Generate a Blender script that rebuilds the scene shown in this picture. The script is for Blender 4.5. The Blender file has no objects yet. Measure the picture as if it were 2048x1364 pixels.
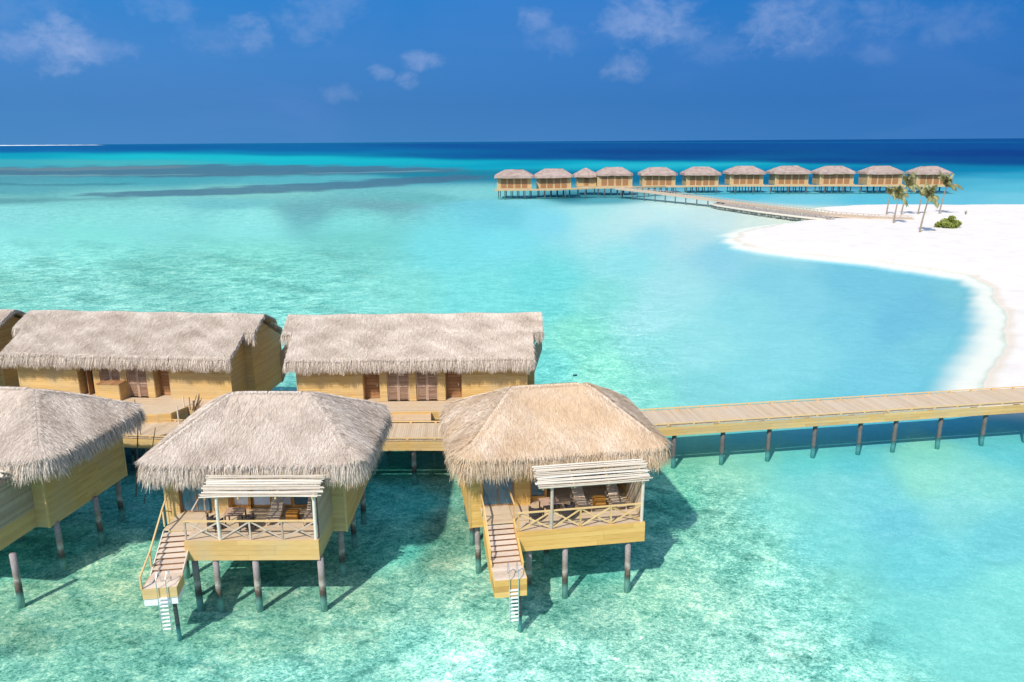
import bpy, math, random
import numpy as np
from mathutils import Matrix, Vector
random.seed(7); RNG = np.random.default_rng(7)
R = math.radians
sc = bpy.context.scene
C = sc.collection

# ------------------------------------------------------------------ camera
F = 1560.0; CH = 22.0; PW, PH = 1024.0, 682.0
ROLL = R(-0.37); PITCH = math.atan((682 - 282.5) / F)
cam_d = bpy.data.cameras.new('camera'); cam = bpy.data.objects.new('camera', cam_d); C.objects.link(cam)
cp, sp = math.cos(PITCH), math.sin(PITCH)
R0 = Vector((1, 0, 0)); U0 = Vector((0, sp, cp)); FW = Vector((0, cp, -sp))
cr, sr = math.cos(ROLL), math.sin(ROLL)
RX = R0 * cr + U0 * sr; UY = -R0 * sr + U0 * cr
m = Matrix((RX, UY, -FW)).transposed().to_4x4(); m.translation = (0, 0, CH)
cam.matrix_world = m
cam_d.sensor_fit = 'HORIZONTAL'; cam_d.angle = 2 * math.atan(PW / F)
cam_d.clip_start = 0.5; cam_d.clip_end = 200000
sc.camera = cam

# ------------------------------------------------------------------ sun, sky, exposure
SUN = Vector((-0.45, -0.82, 1.0)).normalized()          # towards the sun
el = math.asin(SUN.z); az = math.atan2(SUN.x, SUN.y)
sd = bpy.data.lights.new('sun', 'SUN'); sd.energy = 2.9; sd.angle = R(0.6); sd.color = (1.0, 0.955, 0.88)
so = bpy.data.objects.new('sun', sd); C.objects.link(so)
so.rotation_euler = (-SUN).to_track_quat('-Z', 'Y').to_euler(); so.location = (0, 0, 60)
sc.view_settings.view_transform = 'Standard'; sc.view_settings.look = 'None'
sc.view_settings.exposure = 0.64; sc.view_settings.gamma = 1
sc.cycles.max_bounces = 6; sc.cycles.transparent_max_bounces = 8
sc.cycles.diffuse_bounces = 4; sc.cycles.glossy_bounces = 3
sc.cycles.use_denoising = True

def lin(r, g, b):
    f = lambda c: (c / 255 / 12.92) if c / 255 <= 0.04045 else ((c / 255 + 0.055) / 1.055) ** 2.4
    return (f(r), f(g), f(b))

def at(px, py, z=0.0):
    u = (px - PW) / F; v = -(py - PH) / F
    d = RX * u + UY * v + FW
    t = (z - CH) / d.z
    return Vector((d.x * t, d.y * t, z))

def dirpx(px, py):
    return (RX * ((px - PW) / F) - UY * ((py - PH) / F) + FW).normalized()

class N:
    """tiny node helper"""
    def __init__(s, nt): s.t = nt; s.n = nt.nodes; s.l = nt.links
    def new(s, typ, **kw):
        nd = s.n.new(typ)
        for k, v in kw.items():
            if k.startswith('i_'):
                key = k[2:]; key = int(key) if key.isdigit() else key.replace('_', ' ')
                s.put(nd.inputs[key], v)
            else: setattr(nd, k, v)
        return nd
    def put(s, sock, v):
        if isinstance(v, bpy.types.NodeSocket): s.l.new(v, sock)
        elif isinstance(v, (tuple, list)) and len(v) == 3 and sock.type == 'RGBA': sock.default_value = (*v, 1)
        else: sock.default_value = v
    def math(s, op, a, b=0.0, c=0.0, clamp=False):
        nd = s.n.new('ShaderNodeMath'); nd.operation = op; nd.use_clamp = clamp
        s.put(nd.inputs[0], a); s.put(nd.inputs[1], b)
        if op in ('MULTIPLY_ADD', 'SMOOTH_MIN'): s.put(nd.inputs[2], c)
        return nd.outputs[0]
    def mix(s, fac, a, b, mode='MIX'):
        nd = s.n.new('ShaderNodeMix'); nd.data_type = 'RGBA'; nd.blend_type = mode
        s.put(nd.inputs['Factor'], fac); s.put(nd.inputs['A'], a); s.put(nd.inputs['B'], b) if False else None
        s.put(nd.inputs[6], a); s.put(nd.inputs[7], b)
        return nd.outputs[2]
    def noise(s, vec, scale, detail=4, rough=0.55, dist=0.0):
        nd = s.n.new('ShaderNodeTexNoise'); s.l.new(vec, nd.inputs['Vector'])
        nd.inputs['Scale'].default_value = scale; nd.inputs['Detail'].default_value = detail
        nd.inputs['Roughness'].default_value = rough; nd.inputs['Distortion'].default_value = dist
        return nd.outputs[0]
    def mapping(s, vec, scale=(1, 1, 1), rot=(0, 0, 0), loc=(0, 0, 0)):
        nd = s.n.new('ShaderNodeMapping'); s.l.new(vec, nd.inputs[0])
        nd.inputs['Scale'].default_value = scale; nd.inputs['Rotation'].default_value = rot; nd.inputs['Location'].default_value = loc
        return nd.outputs[0]
    def ramp(s, fac, stops):
        nd = s.n.new('ShaderNodeValToRGB'); s.put(nd.inputs[0], fac)
        e = nd.color_ramp.elements
        while len(e) < len(stops): e.new(0.5)
        for k, (p, c) in enumerate(stops):
            e[k].position = p
            e[k].color = (*c, 1) if isinstance(c, (tuple, list)) else (c, c, c, 1)
        return nd.outputs[0]
    def rng(s, v, a, b, c=0.0, d=1.0, smooth=False):
        nd = s.n.new('ShaderNodeMapRange'); s.put(nd.inputs[0], v)
        if smooth: nd.interpolation_type = 'SMOOTHSTEP'
        for k, x in zip((1, 2, 3, 4), (a, b, c, d)): nd.inputs[k].default_value = x
        return nd.outputs[0]

# world: Nishita sky overhead, the polarised deep blue band and small clouds above the horizon
W = bpy.data.worlds.new('World'); sc.world = W; W.use_nodes = True
w = N(W.node_tree); W.node_tree.nodes.clear()
sky = w.new('ShaderNodeTexSky', sky_type='NISHITA', sun_disc=False)
sky.sun_elevation = el; sky.sun_rotation = az; sky.air_density = 1.0; sky.dust_density = 0.5; sky.ozone_density = 1.5
tc = w.new('ShaderNodeTexCoord'); gen = tc.outputs['Generated']
sx = w.new('ShaderNodeSeparateXYZ', i_0=gen)
elev = sx.outputs[2]
grad = w.ramp(w.rng(elev, 0.0, 0.20), [(0.0, lin(64, 131, 192)), (0.22, lin(58, 124, 190)), (0.5, lin(58, 130, 203)), (0.8, lin(26, 128, 208)), (1.0, lin(10, 124, 210))])
side = w.rng(sx.outputs[0], -0.55, 0.6, 0.0, 1.0)
grad = w.mix(side, w.mix(0.22, grad, lin(105, 160, 215)), w.mix(0.45, grad, lin(38, 98, 180)))
# soft veils
nv = w.noise(w.mapping(gen, (3, 3, 9)), 1.0, 5, 0.55, 0.6)
grad = w.mix(w.rng(nv, 0.48, 0.8, 0.0, 0.3), grad, lin(96, 140, 212))
# clouds
nc = w.noise(w.mapping(gen, (1, 1, 1.3)), 34.0, 6, 0.6, 0.3)
nc2 = w.noise(w.mapping(gen, (1, 1, 1.5), loc=(3, 1, 2)), 75.0, 4, 0.6, 0.2)
nn = w.math('ADD', w.math('MULTIPLY', nc, 0.72), w.math('MULTIPLY', nc2, 0.28))
CL = [(118, 84, 50, 38, .8), (160, 100, 46, 20, .55), (60, 92, 46, 22, .45), (215, 100, 40, 15, .4), (500, 62, 34, 24, .45), (440, 78, 70, 22, .2),
      (625, 42, 60, 28, .33), (842, 122, 34, 13, .5), (763, 146, 20, 11, .5), (815, 160, 19, 12, .45), (680, 188, 32, 14, .25),
      (1070, 42, 28, 22, .42), (1110, 78, 46, 22, .25), (1300, 42, 72, 38, .62), (1240, 50, 44, 22, .45), (1360, 62, 60, 24, .4), (1252, 136, 38, 20, .45),
      (1575, 48, 66, 38, .5), (1610, 80, 70, 26, .25), (1640, 30, 50, 30, .25), (1420, 95, 60, 22, .2), (1770, 28, 60, 34, .28), (1920, 45, 60, 28, .2), (1745, 105, 36, 16, .2),
      (320, 12, 50, 20, .3), (20, 15, 90, 25, .2), (680, 8, 50, 18, .25)]
acc = None
for (px, py, rx, ry, a) in CL:
    d = dirpx(px, py)
    rt = Vector((d.y, -d.x, 0)).normalized(); up = rt.cross(d)
    ve = w.n.new('ShaderNodeVectorMath'); ve.operation = 'SUBTRACT'; w.l.new(gen, ve.inputs[0]); ve.inputs[1].default_value = d
    def dot(vv, k):
        q = w.n.new('ShaderNodeVectorMath'); q.operation = 'DOT_PRODUCT'; w.l.new(ve.outputs[0], q.inputs[0]); q.inputs[1].default_value = vv * k
        return q.outputs['Value']
    ux = dot(rt, F * 0.93 / (rx * 1.1)); uy = dot(up, F * 0.93 / (ry * 1.25))
    r2 = w.math('ADD', w.math('MULTIPLY', ux, ux), w.math('MULTIPLY', uy, uy))
    front = dot(d, 1.0)   # ~0 near, negative behind
    m_ = w.rng(w.math('SUBTRACT', r2, w.math('MULTIPLY', w.math('SUBTRACT', nn, 0.5), 5.0)), 1.4, -0.75, 0.0, a * .78, True)
    acc = m_ if acc is None else w.math('MAXIMUM', acc, m_)
grad = w.mix(acc, grad, lin(165, 186, 228))
bg1 = w.new('ShaderNodeBackground', i_0=sky.outputs[0], i_1=0.15)
bg2 = w.new('ShaderNodeBackground', i_0=grad, i_1=0.64)
mx = w.new('ShaderNodeMixShader', i_0=w.rng(elev, 0.17, 0.30, 0, 1, True), i_1=bg2.outputs[0], i_2=bg1.outputs[0])
wo = w.new('ShaderNodeOutputWorld', i_0=mx.outputs[0])

# ------------------------------------------------------------------ materials
def mat(name):
    M = bpy.data.materials.new(name); M.use_nodes = True; M.node_tree.nodes.clear()
    n = N(M.node_tree); p = n.new('ShaderNodeBsdfPrincipled'); o = n.new('ShaderNodeOutputMaterial', i_0=p.outputs[0])
    p.inputs['Roughness'].default_value = 0.7
    p.inputs['Specular IOR Level'].default_value = 0.25
    return M, n, p

def tone(n):
    a = n.new('ShaderNodeAttribute', attribute_name='tone'); return a.outputs['Fac']

def wood(name, dark, mid, light, stretch=(6, 6, 40), rough=0.65, grey=None, amount=0.5):
    M, n, p = mat(name)
    g = n.new('ShaderNodeNewGeometry'); pos = g.outputs['Position']
    grain = n.noise(n.mapping(pos, stretch), 1.0, 4, 0.6)
    big = n.noise(pos, 0.5, 3, 0.5)
    v = n.math('ADD', n.math('MULTIPLY', tone(n), amount), n.math('MULTIPLY', grain, 1 - amount))
    c = n.ramp(v, [(0.12, dark), (0.5, mid), (0.88, light)])
    if grey: c = n.mix(n.rng(big, 0.42, 0.7, 0, 0.6), c, grey)
    n.put(p.inputs['Base Color'], c); p.inputs['Roughness'].default_value = rough
    b = n.new('ShaderNodeBump', i_Height=grain, i_Strength=0.25, i_Distance=0.01); n.l.new(b.outputs[0], p.inputs['Normal'])
    return M

MAT = {}
MAT['clad'] = wood('pine_cladding', (0.37, 0.20, 0.068), (0.60, 0.37, 0.128), (0.77, 0.54, 0.24), (1.3, 1.3, 16), amount=0.55, grey=(0.50, 0.375, 0.21))
MAT['clad_gold'] = wood('golden_cladding', (0.40, 0.205, 0.055), (0.66, 0.385, 0.105), (0.80, 0.54, 0.20), (1.3, 1.3, 16), amount=0.55)
MAT['far_wall'] = wood('far_wall_boards', (0.32, 0.20, 0.09), (0.53, 0.36, 0.17), (0.66, 0.48, 0.27), (.8, .8, .3))
MAT['clad_warm'] = wood('orange_pine', (0.42, 0.18, 0.035), (0.62, 0.30, 0.07), (0.72, 0.42, 0.14), (1.2, 1.2, 30))
MAT['deck'] = wood('weathered_decking', (0.44, 0.305, 0.175), (0.58, 0.425, 0.265), (0.67, 0.52, 0.35), (3, 3, 3), grey=(0.56, 0.45, 0.33))
MAT['rail'] = wood('pine_rail', (0.46, 0.27, 0.09), (0.64, 0.41, 0.16), (0.76, 0.54, 0.27), (5, 5, 5))
MAT['rail_grey'] = wood('weathered_rail', (0.36, 0.26, 0.18), (0.52, 0.40, 0.29), (0.66, 0.54, 0.42), (5, 5, 5))
MAT['pale'] = wood('bleached_poles', (0.34, 0.26, 0.18), (0.66, 0.57, 0.44), (0.82, 0.75, 0.63), (2, 14, 14), amount=0.5)
MAT['tread'] = wood('stair_tread', (0.50, 0.37, 0.26), (0.65, 0.51, 0.38), (0.76, 0.63, 0.49), (5, 5, 5))
MAT['brown'] = wood('brown_door_wood', (0.22, 0.10, 0.04), (0.36, 0.18, 0.08), (0.48, 0.27, 0.13), (4, 4, 20))
MAT['shutter'] = wood('shutter_wood', (0.24, 0.13, 0.08), (0.42, 0.26, 0.17), (0.56, 0.40, 0.30), (4, 4, 20))
MAT['screen'] = wood('screen_poles', (0.22, 0.15, 0.09), (0.44, 0.33, 0.21), (0.60, 0.48, 0.33), (12, 12, 2), amount=0.65)
MAT['orange'] = wood('honey_wood', (0.25, 0.10, 0.015), (0.45, 0.20, 0.035), (0.55, 0.28, 0.06), (4, 4, 12))
MAT['lounge'] = wood('lounger_slats', (0.42, 0.30, 0.20), (0.62, 0.48, 0.34), (0.74, 0.60, 0.46), (8, 8, 8))
MAT['stick'] = wood('scaffold_poles', (0.10, 0.06, 0.035), (0.18, 0.11, 0.06), (0.3, 0.2, 0.12), (8, 8, 2))

def thatch_mat(name, d, m1, l, golden=None):
    M, n, p = mat(name)
    g = n.new('ShaderNodeNewGeometry'); pos = g.outputs['Position']
    big = n.noise(pos, 0.45, 4, 0.6); fine = n.noise(n.mapping(pos, (9, 9, 9)), 1.0, 3, 0.6)
    v = n.math('ADD', n.math('MULTIPLY', tone(n), 0.62), n.math('MULTIPLY', n.math('ADD', n.math('MULTIPLY', big, 0.6), n.math('MULTIPLY', fine, 0.4)), 0.5))
    c = n.ramp(v, [(0.12, d), (0.45, m1), (0.85, l)])
    if golden: c = n.mix(n.rng(n.noise(pos, 0.32, 3, 0.6, 0.5), 0.42, 0.62, 0.0, 0.7), c, n.mix(v, tuple(x * 0.55 for x in golden), golden))
    n.put(p.inputs['Base Color'], c); p.inputs['Roughness'].default_value = 0.85; p.inputs['Specular IOR Level'].default_value = 0.15
    return M
MAT['thatch'] = thatch_mat('grey_thatch', (0.19, 0.125, 0.08), (0.55, 0.435, 0.33), (0.87, 0.745, 0.605))
MAT['thatch_gold'] = thatch_mat('golden_thatch', (0.23, 0.135, 0.07), (0.56, 0.40, 0.26), (0.87, 0.72, 0.55), golden=(0.80, 0.56, 0.33))
MAT['thatch_far'] = thatch_mat('far_thatch', (0.20, 0.13, 0.10), (0.34, 0.245, 0.20), (0.46, 0.35, 0.29))

def flat(name, col, rough=0.6, metal=0.0, var=0.15, spec=0.3):
    M, n, p = mat(name)
    g = n.new('ShaderNodeNewGeometry'); q = n.noise(g.outputs['Position'], 6.0, 4, 0.6)
    n.put(p.inputs['Base Color'], n.mix(q, tuple(x * (1 - var) for x in col), tuple(min(1, x * (1 + var)) for x in col)))
    p.inputs['Roughness'].default_value = rough; p.inputs['Metallic'].default_value = metal; p.inputs['Specular IOR Level'].default_value = spec
    return M
MAT['wicker'] = flat('dark_wicker', (0.045, 0.035, 0.035), 0.6)
MAT['cushion'] = flat('white_cushion', (0.72, 0.72, 0.70), 0.9, var=0.05)
MAT['steel'] = flat('steel_tube', (0.72, 0.74, 0.76), 0.28, 0.9, 0.05)
MAT['curtain'] = flat('white_curtain', (0.80, 0.83, 0.80), 0.9, var=0.08)
MAT['dark'] = flat('dark_interior', (0.05, 0.035, 0.03), 0.9)
MAT['lampw'] = flat('lamp_casing', (0.75, 0.73, 0.66), 0.5)
MAT['stone'] = flat('revetment_stone', (0.33, 0.28, 0.24), 0.9, var=0.35)
MAT['white'] = flat('white_block', (0.8, 0.78, 0.75), 0.7, var=0.08)
MAT['rock'] = flat('dark_coral', (0.03, 0.07, 0.09), 0.9)
M, n, p = mat('glass'); n.put(p.inputs['Base Color'], (0.05, 0.13, 0.17)); p.inputs['Roughness'].default_value = 0.06; p.inputs['Specular IOR Level'].default_value = 0.7
g = n.new('ShaderNodeNewGeometry'); q = n.noise(n.mapping(g.outputs['Position'], (3, 3, .5)), 1.0, 3, 0.5)
n.put(p.inputs['Base Color'], n.mix(q, (0.03, 0.09, 0.12), (0.10, 0.24, 0.28))); MAT['glass'] = M

# piling: weathered concrete/wood, pale tide band, dark at the water line
M, n, p = mat('piling'); g = n.new('ShaderNodeNewGeometry'); pos = g.outputs['Position']
sz = n.new('ShaderNodeSeparateXYZ', i_0=pos).outputs[2]
q = n.noise(n.mapping(pos, (2.2, 2.2, 2.2)), 1.0, 5, 0.65); q2 = n.noise(pos, 9.0, 3, 0.6)
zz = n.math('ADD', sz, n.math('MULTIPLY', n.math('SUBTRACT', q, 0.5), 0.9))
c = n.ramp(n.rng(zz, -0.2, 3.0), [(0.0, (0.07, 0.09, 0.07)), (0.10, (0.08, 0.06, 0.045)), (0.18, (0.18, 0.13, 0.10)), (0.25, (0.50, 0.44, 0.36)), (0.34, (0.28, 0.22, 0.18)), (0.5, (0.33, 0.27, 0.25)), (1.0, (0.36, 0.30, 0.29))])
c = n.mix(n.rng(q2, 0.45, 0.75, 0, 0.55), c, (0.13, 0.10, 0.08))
uw = n.ramp(n.rng(sz, -0.95, 0.0), [(0.0, (0.26, 0.44, 0.37)), (0.6, (0.22, 0.38, 0.32)), (0.85, (0.12, 0.20, 0.17)), (1.0, (0.06, 0.09, 0.07))])  # submerged part fades to sea-floor colour, painting in murk and dark reflection
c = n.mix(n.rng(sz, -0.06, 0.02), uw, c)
n.put(p.inputs['Base Color'], c); p.inputs['Roughness'].default_value = 0.85
MAT['piling'] = M
M, n, p = mat('dark_piling'); g = n.new('ShaderNodeNewGeometry'); pos = g.outputs['Position']; sz = n.new('ShaderNodeSeparateXYZ', i_0=pos).outputs[2]
c = n.mix(n.noise(n.mapping(pos, (4, 4, 2)), 1.0, 4, 0.6), (0.06, 0.055, 0.05), (0.20, 0.18, 0.165))
uw = n.ramp(n.rng(sz, -0.95, 0.0), [(0.0, (0.17, 0.42, 0.40)), (0.55, (0.14, 0.35, 0.34)), (0.85, (0.07, 0.16, 0.16)), (1.0, (0.04, 0.07, 0.07))])  # same painted water veil, bluer, darkest just under the surface
n.put(p.inputs['Base Color'], n.mix(n.rng(sz, -0.06, 0.02), uw, c)); MAT['piling_dark'] = M

def leafmat(name, a, b):
    M, n, p = mat(name); n.put(p.inputs['Base Color'], n.mix(tone(n), a, b)); p.inputs['Roughness'].default_value = 0.55; return M
MAT['leaf'] = leafmat('bush_leaves', (0.11, 0.15, 0.02), (0.38, 0.42, 0.09))
MAT['palm'] = leafmat('palm_fronds', (0.10, 0.11, 0.04), (0.36, 0.33, 0.14))
MAT['trunk'] = flat('palm_trunk', (0.30, 0.23, 0.16), 0.9, var=0.3)

# ------------------------------------------------------------------ mesh helpers
class MB:
    def __init__(s): s.v = []; s.f = []; s.t = []
    def add(s, vs, fs, t=None):
        o = len(s.v); s.v += [tuple(x) for x in vs]; t = random.random() if t is None else t
        for f in fs: s.f.append(tuple(i + o for i in f)); s.t.append(t)
    def box(s, lo, hi, t=None):
        x0, y0, z0 = lo; x1, y1, z1 = hi
        s.add([(x0, y0, z0), (x1, y0, z0), (x1, y1, z0), (x0, y1, z0), (x0, y0, z1), (x1, y0, z1), (x1, y1, z1), (x0, y1, z1)],
              [(0, 3, 2, 1), (4, 5, 6, 7), (0, 1, 5, 4), (1, 2, 6, 5), (2, 3, 7, 6), (3, 0, 4, 7)], t)
    def beam(s, a, b, wd, ht, t=None, up=(0, 0, 1)):
        a = Vector(a); b = Vector(b); d = (b - a).normalized(); up = Vector(up)
        if abs(d.dot(up)) > 0.99: up = Vector((0, 1, 0))
        r = d.cross(up).normalized() * wd / 2; u = r.cross(d).normalized() * ht / 2
        s.add([a - r - u, a + r - u, a + r + u, a - r + u, b - r - u, b + r - u, b + r + u, b - r + u],
              [(0, 1, 2, 3), (7, 6, 5, 4), (0, 4, 5, 1), (1, 5, 6, 2), (2, 6, 7, 3), (3, 7, 4, 0)], t)
    def tube(s, a, b, r0, r1=None, k=8, t=None, bend=0.0, seg=1):
        a = Vector(a); b = Vector(b); r1 = r0 if r1 is None else r1
        d = (b - a).normalized(); q = Vector((0, 0, 1)) if abs(d.z) < 0.9 else Vector((1, 0, 0))
        x = d.cross(q).normalized(); y = d.cross(x).normalized()
        vs = []; off = (x * random.uniform(-1, 1) + y * random.uniform(-1, 1)) * bend
        for j in range(seg + 1):
            f = j / seg; c = a.lerp(b, f) + off * math.sin(math.pi * f); r = r0 + (r1 - r0) * f
            vs += [c + (x * math.cos(2 * math.pi * i / k) + y * math.sin(2 * math.pi * i / k)) * r for i in range(k)]
        fs = [(j * k + i, j * k + (i + 1) % k, (j + 1) * k + (i + 1) % k, (j + 1) * k + i) for j in range(seg) for i in range(k)]
        fs += [tuple(range(k))[::-1], tuple(seg * k + i for i in range(k))]
        s.add(vs, fs, t)
    def path(s, pts, r, k=6, t=0.5):
        for a, b in zip(pts, pts[1:]): s.tube(a, b, r, r, k, t)
    def clad(s, a, b, z0, z1, n, bh=0.155, z1b=None, th=0.022):
        """horizontal boards on the wall from a to b (xy); n = outward xy normal. z1b: top height at b (sloped top)"""
        a = Vector((*a, 0)); b = Vector((*b, 0)); n = Vector((*n, 0)).normalized(); L = (b - a).length; d = (b - a) / L
        z1b = z1 if z1b is None else z1b
        z = z0; top = max(z1, z1b)
        while z < top - 0.01:
            zt = min(z + bh, top); x = 0.0
            xa, xb = 0.0, L
            if abs(z1 - z1b) > 0.01:      # clip to the sloping top
                zm = (z + zt) / 2; k = (zm - z1) / (z1b - z1)
                if 0 < k < 1:
                    if z1b > z1: xa = k * L
                    else: xb = k * L
            x = xa
            while x < xb - 0.01:
                e = min(x + random.uniform(2.2, 4.5), xb)
                if xb - e < 0.5: e = xb
                p, q = a + d * (x + 0.003), a + d * (e - 0.003)
                lo = n * (th + 0.014); hi = n * th
                vs = [p + Vector((0, 0, z + .006)), q + Vector((0, 0, z + .006)), q + lo + Vector((0, 0, z + .006)), p + lo + Vector((0, 0, z + .006)),
                      p + Vector((0, 0, zt)), q + Vector((0, 0, zt)), q + hi + Vector((0, 0, zt)), p + hi + Vector((0, 0, zt))]
                s.add(vs, [(0, 3, 2, 1), (4, 5, 6, 7), (0, 1, 5, 4), (1, 2, 6, 5), (2, 3, 7, 6), (3, 0, 4, 7)], 0.5 + random.uniform(-.2, .2))
                x = e
            z = zt
    def planks(s, x0, x1, y0, y1, z, th=0.04, wdt=0.14, along='y', gap=0.012):
        """deck boards running along x or y"""
        if along == 'y':
            x = x0
            while x < x1 - 0.02:
                e = min(x + wdt, x1); s.box((x, y0, z - th), (e - gap, y1, z), 0.5 + random.uniform(-.4, .4)); x = e
        else:
            y = y0
            while y < y1 - 0.02:
                e = min(y + wdt, y1); s.box((x0, y, z - th), (x1, e - gap, z), 0.5 + random.uniform(-.4, .4)); y = e
    def build(s, name, m, parent=None, smooth=False):
        me = bpy.data.meshes.new(name); me.from_pydata(s.v, [], s.f)
        a = me.attributes.new('tone', 'FLOAT', 'FACE'); a.data.foreach_set('value', np.array(s.t, dtype=np.float32))
        if smooth: me.polygons.foreach_set('use_smooth', [True] * len(me.polygons))
        me.materials.append(MAT[m] if isinstance(m, str) else m)
        o = bpy.data.objects.new(name, me); C.objects.link(o); o.parent = parent
        return o

def tag(o, label=None, cat=None, group=None, kind=None):
    if label: o['label'] = label
    if cat: o['category'] = cat
    if group: o['group'] = group
    if kind: o['kind'] = kind
    return o
def thing(name, label, cat, loc=(0, 0, 0), rz=0.0, group=None):
    o = bpy.data.objects.new(name, None); C.objects.link(o); o.location = loc; o.rotation_euler = (0, 0, rz)
    return tag(o, label, cat, group)
def copy_tree(o, parent=None):
    c = o.copy(); C.objects.link(c); c.parent = parent
    for ch in list(o.children): copy_tree(ch, c)
    return c
def dup(o, loc, rz, label, group=None):
    c = copy_tree(o); c.location = loc; c.rotation_euler = (0, 0, rz); c['label'] = label
    if group: c['group'] = group
    return c
def pil(mb_parent, x, y, ztop, r=0.16, m='piling', zb=-1.0, k=10, lean=0.04):
    mb = MB(); mb.tube((x, y, zb), (x + random.uniform(-lean, lean), y + random.uniform(-lean, lean), ztop), r, r * 0.96, k, bend=0.02, seg=3)
    return mb.build('piling', m, mb_parent, True)

# ------------------------------------------------------------------ thatch
def straws(mb, P, D, L, Wd, T, lift=None, bend=None):
    """P root, D unit dir, L length, Wd half width; two-segment blades"""
    side = np.cross(D, np.array([0, 0, 1.0])); ln = np.linalg.norm(side, axis=1, keepdims=True); ln[ln < 1e-3] = 1; side /= ln
    ang = RNG.uniform(-0.4, 0.4, len(P))[:, None]
    nrm = np.cross(side, D); side = side * np.cos(ang) + nrm * np.sin(ang)
    s = side * Wd[:, None]
    mid = P + D * (L * 0.5)[:, None] + (nrm * (bend * 0.4)[:, None] if bend is not None else 0)
    tip = P + D * L[:, None]
    if bend is not None: tip = tip + np.array([0, 0, -1.0]) * (np.abs(bend))[:, None]
    o = len(mb.v)
    V = np.stack([P - s, P + s, mid + s, mid - s, tip + s * 0.35, tip - s * 0.35], 1).reshape(-1, 3)
    mb.v += [tuple(x) for x in V.tolist()]
    for i in range(len(P)):
        b = o + i * 6; mb.f.append((b, b + 1, b + 2, b + 3)); mb.f.append((b + 3, b + 2, b + 4, b + 5))
        t = float(T[i]); mb.t += [t, t]

def tnoise(x, y, s=1.0):
    return 0.5 + 0.17 * np.sin(x * 1.7 * s + 1.3 * np.sin(y * 1.1 * s)) + 0.17 * np.sin(y * 2.3 * s + 1.7 * np.sin(x * 0.9 * s + 2)) + 0.1 * np.sin((x + y) * 4.1 * s)

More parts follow.
